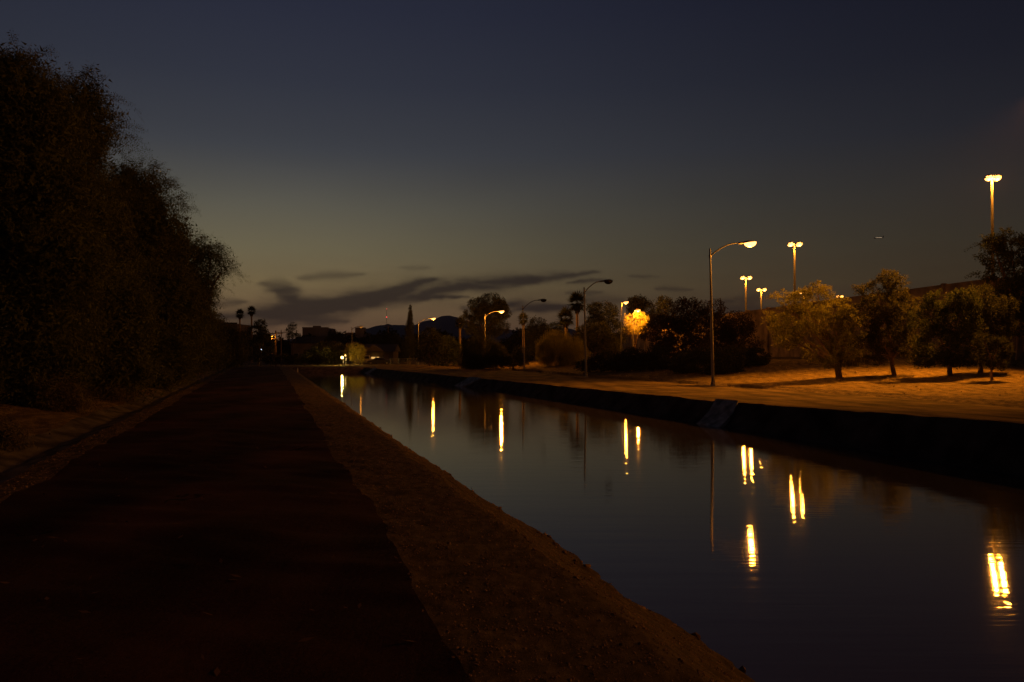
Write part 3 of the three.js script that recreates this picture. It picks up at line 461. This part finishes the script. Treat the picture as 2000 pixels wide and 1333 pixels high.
// distant mass of trees along the horizon
{
  const r = RNG(991), n = 5200, im = new THREE.InstancedMesh(SPRIG.leafy, std(.03, .035, .018, 1), n), m4 = new THREE.Matrix4(), q = new THREE.Quaternion();
  for (let i = 0; i < n; i++) { const px = lerp(300, 1420, r()), d = 270 + 160 * r(), top = 8 + 6 * fbm(px * .02, 1, 2, 4) * 2 * .8, y = .5 + (top) * Math.sqrt(r()), s = 8 + 4 * r(); q.setFromUnitVectors(V(0, 1, 0), rv(r)); m4.compose(V((px - CX) / F * d, y, -d), q, V(s, s, s)); im.setMatrixAt(i, m4); }
  im.name = 'distant_trees'; tag(im, 'far-off dark mass of trees along the horizon', 'trees', null, 'stuff'); scene.add(im);
}

// ---------------------------------------------------------------- hills
{
  const ridge = (pts, d, name, label, dep) => { const pos = [], idx = [], n = 160; const f = pl(pts); for (let j = 0; j < 5; j++) for (let i = 0; i <= n; i++) { const px = lerp(pts[0][0], pts[pts.length - 1][0], i / n), D = d + (j - 2) * dep, top = at(px, f(px) + 2.2 * fbm(px * .03, 3, d * .01, 4), d).y, k = [0, .62, 1, .6, 0][j]; pos.push((px - CX) / F * D, Math.max(0, top * k * (1 + .1 * fbm(px * .05, j, 2))), -D); } for (let j = 0; j < 4; j++) for (let i = 0; i < n; i++) { const a = j * (n + 1) + i, b = a + n + 1; idx.push(a, a + 1, b, a + 1, b + 1, b); } const g = new THREE.BufferGeometry(); g.setAttribute('position', new THREE.Float32BufferAttribute(pos, 3)); g.setIndex(idx); g.computeVertexNormals(); single(name, g, std(.3, .27, .27, 1), label, null, null, 'structure'); };
  ridge([[300, 690], [690, 650], [730, 637], [760, 633], [795, 636], [820, 632], [850, 622], [865, 616], [890, 619], [915, 628], [960, 640], [1020, 645], [1100, 640], [1200, 655], [1500, 690]], 3200, 'hills', 'low dark hills far off on the horizon', 260);
}

// ---------------------------------------------------------------- buildings
function pxBox(x0, x1, y0, y1, d) { const a = at(x0, y1, d), b = at(x1, y0, d); return { w: b.x - a.x, h: b.y - a.y, x: (a.x + b.x) / 2, y0: a.y, y1: b.y, cx: a.x }; }
function building(name, label, x0, x1, topPy, d, deep, mat, gy = .6) { const b = pxBox(x0, x1, topPy, 700, d), h = b.y1 - gy, t = thing(name, label, 'building', V(b.x, gy, -d)); const wl = mesh('wall', box(b.w, h, deep, 0, h / 2, -deep / 2), mat, t); return { t, w: b.w, h, wl }; }
function windowRow(t, n, y, w, h, x0, x1, z, mat) { for (let i = 0; i < n; i++) { const f = mesh('window', box(w + .16, h + .16, .08, lerp(x0, x1, n > 1 ? i / (n - 1) : .5), y, z + .02), M.trim, t); mesh('pane', box(w, h, .03, lerp(x0, x1, n > 1 ? i / (n - 1) : .5), y, z + .065), mat, f); } }
{
  const a = building('hall_building', 'large pale windowless box building above the trees left of centre', 590, 641, 641, 340, 14, M.pale);
  mesh('parapet', box(a.w + .3, .35, .3, 0, a.h + .175, .05), M.trim, a.t); mesh('rooftop_unit', box(3.2, 1.1, 2, -.3, a.h + .55, -4, .05), M.trim, a.t);
  for (const s of [-.25, .05, .3]) mesh('wall_joint', box(.12, a.h - .4, .06, s * a.w, a.h / 2, .03), M.trim, a.t);
  const b = building('shop_building', 'pale stepped shop building behind the dim street lamp, with a small pink sign', 674, 713, 650, 300, 12, M.stucco);
  const bt = at(703, 640, 300); mesh('tower', box(3.6, bt.y - .6, 3.4, bt.x - b.t.position.x, (bt.y - .6) / 2, -1), M.pale, b.t);
  windowRow(b.t, 4, b.h - 2.2, 1, .8, -b.w / 2 + 1, b.w / 2 - 1, 0, M.glass);
  const sg = at(687, 672, 300); const s = mesh('sign', box(2.6, .8, .12, sg.x - b.t.position.x, sg.y - .6, .1), M.trim, b.t); mesh('sign_light', box(2.3, .5, .04, sg.x - b.t.position.x, sg.y - .6, .19), glow(new THREE.Color().setRGB(1, .22, .18), .16), s);
  const c = building('low_building', 'low building with a dark hipped roof below the pale box building', 568, 652, 671, 210, 9, M.stucco);
  { const g = new THREE.CylinderGeometry(.72, 1, 1, 4, 1); g.rotateY(Math.PI / 4); g.scale(c.w * .74, 1.9, 7.2); g.translate(0, c.h + .95, -4.5); mesh('roof', prep(g), M.roof, c.t); windowRow(c.t, 5, 1.7, 1.1, 1.1, -c.w / 2 + 1.4, c.w / 2 - 1.4, 0, M.glass); }
  const e = building('flat_building', 'flat roofed building half hidden behind the left row of trees', 395, 462, 633, 230, 12, M.stucco);
  mesh('parapet', box(e.w + .3, .4, .3, 0, e.h + .2, .05), M.roof, e.t); mesh('rooftop_unit', box(2.6, 1.2, 2, -2, e.h + .6, -4, .05), M.trim, e.t); windowRow(e.t, 4, e.h - 1.6, 1.2, 1, -e.w / 2 + 1.3, e.w / 2 - 1.3, 0, M.glass);
}
{ // house with lit windows
  const d = 163, b = pxBox(712, 768, 693, 700, d), gy = .6, t = thing('house', 'small house with a gabled porch and two lit yellow windows', 'house', V(b.x, gy, -d)), w = b.w, h = 2.7;
  mesh('wall', box(w, h, 7, 0, h / 2, -3.5), M.houseWall, t);
  const s = new THREE.Shape(); s.moveTo(-2.1, 0); s.lineTo(2.1, 0); s.lineTo(0, 1.35); s.closePath();
  const gb = new THREE.ExtrudeGeometry(s, { depth: 2.2, bevelEnabled: false }); gb.translate(-w / 2 + 2, h + .02, -.9); mesh('gable', prep(gb), M.houseWall, t);
  const r = new THREE.Shape(); r.moveTo(-4.2, 0); r.lineTo(4.2, 0); r.lineTo(0, 1.6); r.closePath(); const rg = new THREE.ExtrudeGeometry(r, { depth: w + .9, bevelEnabled: false }); rg.rotateY(Math.PI / 2); rg.translate(-w / 2 - .45, h, -3.5); mesh('roof', prep(rg), M.roof, t);
  const lw = glow(new THREE.Color().setRGB(1, .55, .16), .9);
  for (const [px, ww] of [[729, .85], [738, .5]]) { const p = at(px, 700, d); const f = mesh('window', box(ww + .14, .62, .08, p.x - t.position.x, p.y - gy, .04), M.trim, t); mesh('lit_pane', box(ww, .48, .03, p.x - t.position.x, p.y - gy, .09), lw, f); }
  const p = at(733, 700, d); const l = lamp(V(p.x - t.position.x, p.y - gy, .6), WARM, .5, 12); t.add(l);
  mesh('door', box(.95, 2.05, .06, 1.6, 1.03, .03), M.wood, t);
}
{ // bright lights by the end of the canal
  const d = 146, p = at(668, 698, d), w = thing('flood_light', 'bright yellow light on a short post at the end of the canal, reflected in water', 'light', V(p.x, .6, -d)), y = p.y - .6;
  mesh('post', cyl(.06, .05, y - .1, .22, 0, -.1, 10), M.darkSteel, w); mesh('bracket', box(.3, .06, .06, .1, y + .16, -.1), M.darkSteel, w);
  mesh('hood', (() => { const g = new THREE.SphereGeometry(.3, 14, 8, 0, 6.283, 0, 1.3); g.translate(0, y + .06, -.02); return g; })(), M.darkSteel, w);
  mesh('bulb', (() => { const g = new THREE.SphereGeometry(.24, 14, 10); g.translate(0, y - .06, 0); return g; })(), glow(WARM, 12), w);
  w.add(lamp(V(.1, y - .1, .34), WARM, 70, 5));
  const q = at(673.5, 694, d), w2 = thing('flood_light', 'small light just above and right of the bright yellow one', 'light', V(q.x, .6, -d - .4)); mesh('post', cyl(.05, .04, q.y - .6, .1, 0, -.05, 8), M.darkSteel, w2); mesh('bracket', box(.2, .05, .05, .05, q.y - .6, -.05), M.darkSteel, w2); mesh('bulb', (() => { const g = new THREE.SphereGeometry(.12, 12, 8); g.translate(0, q.y - .68, 0); return g; })(), glow(WARM, 5), w2);
}
{ // mast with red beacons
  const d = 900, top = at(755, 604, d), t = thing('radio_mast', 'thin radio mast with two red beacons above the hills', 'radio mast', V(top.x, .6, -d)), h = top.y - .6;
  const legs = []; for (let i = 0; i < 3; i++) { const a = i * 2.094; legs.push(limb([V(Math.cos(a) * .6, 0, Math.sin(a) * .6), V(Math.cos(a) * .25, h, Math.sin(a) * .25)], .07, .05, 5, 3)); } for (let y = 0; y < h; y += 2.5) legs.push(box(1.1 * (1 - y / h * .55), .07, .07, 0, y, 0), box(.07, .07, 1.1 * (1 - y / h * .55), 0, y + 1, 0));
  mesh('lattice', merge(legs), M.darkSteel, t);
  const red = glow(new THREE.Color().setRGB(1, .06, .06), 2.2); const b = at(755, 620, d);
  for (const [y, r] of [[h, .32], [b.y - .6, .62]]) { const g = new THREE.SphereGeometry(r, 10, 8); g.translate(0, y + .2, 0); mesh('beacon_light', g, red, t); }
}

// ---------------------------------------------------------------- poles, posts, fence
{
  const d = 128, foot = at(538, 716, d), top = at(538, 646, d); foot.y = .62;
  const t = thing('utility_pole', 'wooden utility pole lit orange behind the walking figure', 'utility pole', foot, 0), h = top.y - foot.y;
  mesh('pole', cyl(.17, .11, h, 0, 0, 0, 10), M.wood, t); mesh('crossarm', box(2.2, .12, .1, 0, h - .5, .12), M.wood, t); mesh('crossarm', box(1.5, .1, .1, 0, h - 1.4, .12), M.wood, t);
  for (const x of [-1, -.5, .5, 1]) mesh('insulator', cyl(.04, .03, .16, x, h - .44, .12, 8), M.glass, t);
  const lp = at(531.5, 657, d), lx = lp.x - foot.x, ly = lp.y - foot.y;
  mesh('arm', limb([V(0, ly - .15, 0), V(lx * .5, ly + .1, .1), V(lx, ly + .06, .2)], .03, .025, 6, 4), M.darkSteel, t); mesh('lamp_head', box(.36, .12, .26, lx, ly + .05, .2, .03), M.darkSteel, t);
  mesh('lens', (() => { const g = new THREE.SphereGeometry(.11, 10, 8); g.translate(lx, ly - .04, .2); return g; })(), glow(SODIUM, 3), t); t.add(lamp(V(lx, ly - .25, .25), SODIUM, 8, 4));
  const far = [[549, 645, 190, 'thin utility pole behind the orange lit pole'], [758, 634, 240, 'thin pale pole standing on the skyline under the red beacons']];
  for (const [px, py, D, label] of far) { const a = at(px, py, D), q = thing('utility_pole', label, 'utility pole', V(a.x, .6, -D)); mesh('pole', cyl(.16, .1, a.y - .6, 0, 0, 0, 8), M.wood, q); mesh('crossarm', box(2.4, .12, .1, 0, a.y - 1.2, .12), M.wood, q); }
  const wp = at(581, 713, 112), ps = thing('marker_post', 'short white marker post at the end of the canal', 'post', V(wp.x, landYsafe(wp.x, 112), -112)); mesh('post', cyl(.07, .06, .75, 0, -.1, 0, 10), M.whitePaint, ps); mesh('cap', cyl(.075, .05, .06, 0, .65, 0, 10), M.darkPaint, ps);
  const sp = at(510, 683, 131), sl2 = thing('porch_light', 'tiny white light in the dark trees below the right tall palm', 'light', V(sp.x, sp.y, -131)); mesh('bulb', new THREE.SphereGeometry(.07, 10, 8), glow(new THREE.Color().setRGB(.8, .85, 1), 2), sl2); mesh('post', cyl(.03, .03, sp.y - .6, 0, -(sp.y - .6) - .05, 0, 6), M.darkSteel, sl2);
}
{
  const d = 148, a = at(762, 713, d), b = at(830, 713, d), t = thing('wire_fence', 'low wire fence with rails beside the lit ground, right of the house', 'fence', V(a.x, .6, -d)), L = b.x - a.x;
  for (let i = 0; i <= 4; i++) mesh('post', cyl(.04, .04, 1.35, L * i / 4, 0, 0, 8), M.steel, t);
  for (const y of [.15, 1.3]) mesh('rail', (() => { const g = new THREE.CylinderGeometry(.022, .022, L, 6); g.rotateZ(Math.PI / 2); g.translate(L / 2, y, 0); return g; })(), M.steel, t);
  const wires = []; for (let x = 0; x < L + 1; x += .16) for (const s of [-1, 1]) { const g = new THREE.BoxGeometry(.008, 1.6, .008); g.rotateZ(s * .78); g.translate(x, .72, .03); wires.push(g); } const wm = mesh('wire_netting', merge(wires), M.steel, t); wm.userData.kind = 'stuff';
}

// ---------------------------------------------------------------- vehicles
function vehicle(name, label, cat, p, turn, paint, truck) {
  const t = thing(name, label, cat, p, turn), L = truck ? 5.2 : 4.5, H = truck ? .95 : .72;
  const s = new THREE.Shape();
  if (truck) { s.moveTo(-2.6, .45); s.lineTo(-2.6, .98); s.lineTo(-2.5, 1.05); s.lineTo(-1.55, 1.14); s.lineTo(-.95, 1.78); s.lineTo(.35, 1.8); s.lineTo(.5, 1.12); s.lineTo(2.6, 1.12); s.lineTo(2.6, .5); s.closePath(); }
  else { s.moveTo(-2.25, .35); s.lineTo(-2.22, .75); s.lineTo(-1.35, .92); s.lineTo(-.65, 1.38); s.lineTo(.75, 1.4); s.lineTo(1.55, .98); s.lineTo(2.2, .9); s.lineTo(2.25, .4); s.closePath(); }
  const g = new THREE.ExtrudeGeometry(s, { depth: 1.6, bevelEnabled: true, bevelSize: .06, bevelThickness: .1, bevelSegments: 2 }); g.translate(0, 0, -.8); mesh('body', prep(g), paint, t);
  for (const z of [-1, 1]) { const w = new THREE.Shape(); if (truck) { w.moveTo(-1.3, 1.2); w.lineTo(-.88, 1.68); w.lineTo(.26, 1.7); w.lineTo(.36, 1.2); } else { w.moveTo(-1.1, .96); w.lineTo(-.58, 1.3); w.lineTo(.7, 1.32); w.lineTo(1.2, .98); } w.closePath(); const q = new THREE.ExtrudeGeometry(w, { depth: .02, bevelEnabled: false }); q.translate(0, 0, z * .905 - .01); mesh('side_window', prep(q), M.glass, t); }
  for (const x of [-1.6, 1.55]) for (const z of [-.82, .82]) { const w = mesh('wheel', (() => { const c = new THREE.CylinderGeometry(.36, .36, .24, 18); c.rotateX(Math.PI / 2); c.translate(x, .36, z); return c; })(), M.tyre, t); mesh('rim', (() => { const c = new THREE.CylinderGeometry(.21, .21, .26, 14); c.rotateX(Math.PI / 2); c.translate(x, .36, z); return c; })(), M.steel, w); }
  for (const z of [-.6, .6]) { mesh('headlight', box(.06, .16, .3, -L / 2 - .05, .75, z, .02), M.whitePaint, t); mesh('tail_light', box(.06, .2, .18, L / 2 + .05, .78, z, .02), std(.4, .02, .02, .3), t); }
  mesh('bumper', box(.12, .2, 1.7, -L / 2 - .08, .46, 0, .04), M.steel, t); mesh('bumper', box(.12, .2, 1.7, L / 2 + .08, .46, 0, .04), M.steel, t);
}
{ const p = at(718, 713, 157); p.y = .6; vehicle('pickup_truck', 'white pickup truck parked before the house with lit windows', 'pickup truck', p, .1, std(.4, .39, .38, .4), true); }
{ const p = at(740, 713, 153); p.y = .6; vehicle('parked_car', 'dark car parked right of the white pickup truck', 'car', p, .15, M.darkPaint, false); }
{ const p = at(860, 715, 138); p.y = .62; vehicle('parked_car', 'dark parked car at the lit roadside below the trees right of the cypress', 'car', p, 1.9, M.darkPaint, false); }

// ---------------------------------------------------------------- walking figure
{
  function skin(bones, cell, k = .03) {                           // bones: [a, b, ra, rb]; one continuous surface
    const lo = V(1e9, 1e9, 1e9), hi = V(-1e9, -1e9, -1e9); for (const [a, b, ra, rb] of bones) for (const [p, r] of [[a, ra], [b, rb]]) { lo.min(p.clone().subScalar(r + .04)); hi.max(p.clone().addScalar(r + .04)); }
    const c = lo.clone().add(hi).multiplyScalar(.5), half = Math.max(hi.x - lo.x, hi.y - lo.y, hi.z - lo.z) / 2, N = Math.min(150, Math.ceil(2 * half / cell) + 4), mc = new MarchingCubes(N, M.darkPaint, false, false, 90000); mc.isolation = 0;
    const p = V(), ab = V(), ap = V();
    for (let z = 0; z < N; z++) for (let y = 0; y < N; y++) for (let x = 0; x < N; x++) {
      p.set((x - N / 2) / (N / 2) * half + c.x, (y - N / 2) / (N / 2) * half + c.y, (z - N / 2) / (N / 2) * half + c.z); let d = 1e3;
      if (p.x < lo.x || p.y < lo.y || p.z < lo.z || p.x > hi.x || p.y > hi.y || p.z > hi.z) { mc.field[x + y * N + z * N * N] = -1; continue; }
      for (const [a, b, ra, rb] of bones) { ab.subVectors(b, a); ap.subVectors(p, a); const t = clamp(ap.dot(ab) / Math.max(1e-9, ab.lengthSq())), q = ap.addScaledVector(ab, -t).length() - lerp(ra, rb, t), h = clamp(.5 + .5 * (q - d) / k); d = lerp(q, d, h) - k * h * (1 - h); }
      mc.field[x + y * N + z * N * N] = -d;
    }
    mc.update(); const n = mc.count, g = new THREE.BufferGeometry(), pos = new Float32Array(n * 3);
    for (let i = 0; i < n; i++) { pos[3 * i] = mc.positionArray[3 * i] * half + c.x; pos[3 * i + 1] = mc.positionArray[3 * i + 1] * half + c.y; pos[3 * i + 2] = mc.positionArray[3 * i + 2] * half + c.z; }
    g.setAttribute('position', new THREE.BufferAttribute(pos, 3)); g.setAttribute('normal', new THREE.BufferAttribute(mc.normalArray.slice(0, n * 3), 3)); return g;
  }
  const d = 83, p = at(531, 718, d); p.y = landY(p.x, d);
  const t = thing('person', 'dark clothed person walking away far down the path', 'person', p, .3);
  const B = [], b = (a, c, r, s) => B.push([V(...a), V(...c), r, s]);
  b([0, .95, 0], [0, 1.12, .0], .135, .12); b([0, 1.12, 0], [0, 1.36, .01], .125, .13); b([-.13, 1.39, 0], [.13, 1.39, 0], .075, .075); b([0, 1.42, 0], [0, 1.54, -.01], .06, .052); b([0, 1.58, -.02], [0, 1.64, -.01], .088, .092); b([0, 1.55, -.09], [0, 1.545, -.105], .02, .014);
  b([-.085, .93, 0], [-.1, .5, -.11], .088, .058); b([-.1, .5, -.11], [-.1, .09, -.05], .056, .036); b([-.1, .06, -.03], [-.1, .04, -.2], .038, .03);
  b([.085, .93, 0], [.1, .5, .04], .088, .058); b([.1, .5, .04], [.1, .12, .27], .056, .036); b([.1, .1, .28], [.1, .03, .14], .036, .03);
  b([-.19, 1.38, 0], [-.25, 1.1, .08], .052, .042); b([-.25, 1.1, .08], [-.24, .87, .0], .04, .03); b([.19, 1.38, 0], [.25, 1.1, -.04], .052, .042); b([.25, 1.1, -.04], [.24, .88, -.16], .04, .03);
  const geos = [skin(B, .014)];
  for (const [s, y, z] of [[-1, .86, -.01], [1, .87, -.17]]) { const H = []; H.push([V(s * .24, y, z), V(s * .24, y - .075, z - .005), .026, .03]); for (let i = 0; i < 4; i++) { const zz = z - .03 + i * .019, l = [.055, .068, .064, .048][i]; H.push([V(s * .24, y - .085, zz), V(s * .238, y - .085 - l * .6, zz), .0095, .009]); H.push([V(s * .238, y - .085 - l * .6, zz), V(s * .225, y - .085 - l, zz), .009, .008]); } H.push([V(s * .235, y - .03, z - .03), V(s * .22, y - .075, z - .055), .011, .009]); geos.push(skin(H, .004, .006)); }
  const body = merge(geos), col = []; const P = body.attributes.position;
  for (let i = 0; i < P.count; i++) { const x = P.getX(i), y = P.getY(i), hand = Math.abs(x) > .19 && y < .88 && y > .68; const c = y > 1.47 || hand ? [.32, .2, .14] : y > .93 ? [.03, .03, .04] : y > .085 ? [.025, .025, .03] : [.02, .02, .02]; col.push(...c); }
  body.setAttribute('color', new THREE.Float32BufferAttribute(col, 3)); mesh('body', body, new THREE.MeshStandardMaterial({ vertexColors: true, roughness: .9 }), t);
  const hair = new THREE.SphereGeometry(.1, 16, 12, 0, 6.283, 0, 1.7); hair.scale(.98, 1.05, 1.08); hair.rotateX(.35); hair.translate(0, 1.645, .005); mesh('hair', hair, std(.03, .02, .015, .8), t);
}
// ---------------------------------------------------------------- airliner in the sky
{
  const p = at(1717, 465, 1900), t = thing('airplane', 'distant airliner with lit cabin windows above the slope trees', 'airplane', p, .12);
  t.rotation.z = .06;
  const f = limb([V(-13, 0, 0), V(-11.5, .1, 0), V(0, .2, 0), V(8, .3, 0), V(13, .9, 0)], 1, 1, 12, 6), q = f.attributes.position; for (let i = 0; i < q.count; i++) { const x = q.getX(i), k = Math.max(.12, Math.min(1, Math.sqrt(Math.max(0, (x + 13.2) / 3)), (13.4 - x) / 7)) * 1.6; const cy = .2; q.setY(i, cy + (q.getY(i) - cy) * k); q.setZ(i, q.getZ(i) * k); }
  mesh('fuselage', f, M.whitePaint, t);
  const w = new THREE.Shape(); w.moveTo(-3, 0); w.lineTo(2, 0); w.lineTo(5.5, 12); w.lineTo(4, 12); w.closePath(); for (const s of [-1, 1]) { const g = new THREE.ExtrudeGeometry(w, { depth: .25, bevelEnabled: false }); g.rotateX(s * Math.PI / 2); g.translate(0, -.4, 0); mesh('wing', prep(g), M.steel, t); }
  const v = new THREE.Shape(); v.moveTo(9, 1); v.lineTo(12.6, 1); v.lineTo(13.6, 5); v.lineTo(12, 5); v.closePath(); const vg = new THREE.ExtrudeGeometry(v, { depth: .25, bevelEnabled: false }); vg.translate(0, 0, -.12); mesh('tail_fin', prep(vg), M.whitePaint, t);
  for (const z of [-1.61, 1.61]) mesh('cabin_window_lights', box(17, .5, .06, -1, .6, z), glow(new THREE.Color().setRGB(1, .72, .45), .9), t);
}

// ---------------------------------------------------------------- small stuff: stones and grass
{
  const r = RNG(4242), g = new THREE.IcosahedronGeometry(1, 0), p = g.attributes.position; for (let i = 0; i < p.count; i++) { const k = 1 + .3 * N3(p.getX(i) * 1.7, p.getY(i) * 1.7, p.getZ(i) * 1.7); p.setXYZ(i, p.getX(i) * k, p.getY(i) * k * .7, p.getZ(i) * k); } g.computeVertexNormals();
  const scatter = (n, kA, kB, dMax, s0, s1, mat, name, label, bias, min = 2.5) => {
    const im = new THREE.InstancedMesh(g, mat, n), m4 = new THREE.Matrix4(), q = new THREE.Quaternion(), c = new THREE.Color();
    for (let i = 0; i < n; i++) { const d = min + (dMax - min) * Math.pow(r(), bias), k = lerp(kA, kB, r()), P = landPoint(k, d), s = s0 + (s1 - s0) * Math.pow(r(), 4); q.setFromUnitVectors(V(0, 1, 0), rv(r)); m4.compose(P.add(V(0, -s * .1, 0)), q, V(s * (1 + r() * .6), s * (.7 + r() * .4), s)); im.setMatrixAt(i, m4); const t = .6 + .8 * r(); im.setColorAt(i, c.setRGB(t, t * .97, t * .93)); }
    im.name = name; tag(im, label, 'stones', null, 'stuff'); im.castShadow = true; scene.add(im);
  };
  scatter(34000, 7.99, 10.25, 40, 0.004, .012, std(.22, .15, .11, 1), 'gravel_stones', 'loose gravel stones on the near bank', 1.8);
  scatter(5000, 6, 7, 40, .005, .014, std(.22, .16, .12, 1), 'verge_stones', 'loose gravel stones along the left edge of the path', 1.6, 5);
  scatter(3000, 17, 18.4, 75, .015, .08, std(.42, .31, .14, 1), 'slope_stones', 'loose stones on the lit dirt slope', 1, 30);
  scatter(500, 9.93, 10.15, 60, .015, .06, std(.22, .15, .11, 1), 'edge_stones', 'larger stones along the near edge of the water', 1.4);
  { const m = 260, il = new THREE.InstancedMesh(leafGeo([[V(-.03, 0, 0), V(.035, .006, .01), .022, V(0, 1, 0)]]), std(.09, .055, .035, 1, { side: THREE.DoubleSide }), m), mm = new THREE.Matrix4(), qq = new THREE.Quaternion();
    for (let i = 0; i < m; i++) { const d = 2.5 + 32 * Math.pow(r(), 1.6), P = landPoint(7 + Math.pow(r(), 1.7), d), k = .6 + r(); qq.setFromEuler(new THREE.Euler((r() - .5) * .7, r() * 6.28, (r() - .5) * .7)); mm.compose(P.add(V(0, .012, 0)), qq, V(k, k, k)); il.setMatrixAt(i, mm); }
    il.name = 'fallen_leaves'; tag(il, 'small fallen leaves scattered on the path', 'leaves', null, 'stuff'); scene.add(il); }
  const n = 900, im = new THREE.InstancedMesh(SPRIG.grass, std(.16, .13, .07, 1), n), m4 = new THREE.Matrix4(), q = new THREE.Quaternion();
  for (let i = 0; i < n; i++) { const d = 47 + 60 * Math.pow(r(), 1.3), k = lerp(14.93, 15.35, r()), P = landPoint(k, d); if (N3(P.x * .4, 3, d * .4) < -.05) { i--; continue; } const s = .35 + .5 * r(); q.setFromAxisAngle(V(0, 1, 0), r() * 6.28); m4.compose(P, q, V(s, s * .8, s)); im.setMatrixAt(i, m4); }
  im.name = 'roadside_grass'; tag(im, 'dry grass tufts along the far edge of the dirt road', 'grass', null, 'stuff'); scene.add(im);
}
console.log('leaves', leafTotal);
renderer.render(scene, camera);
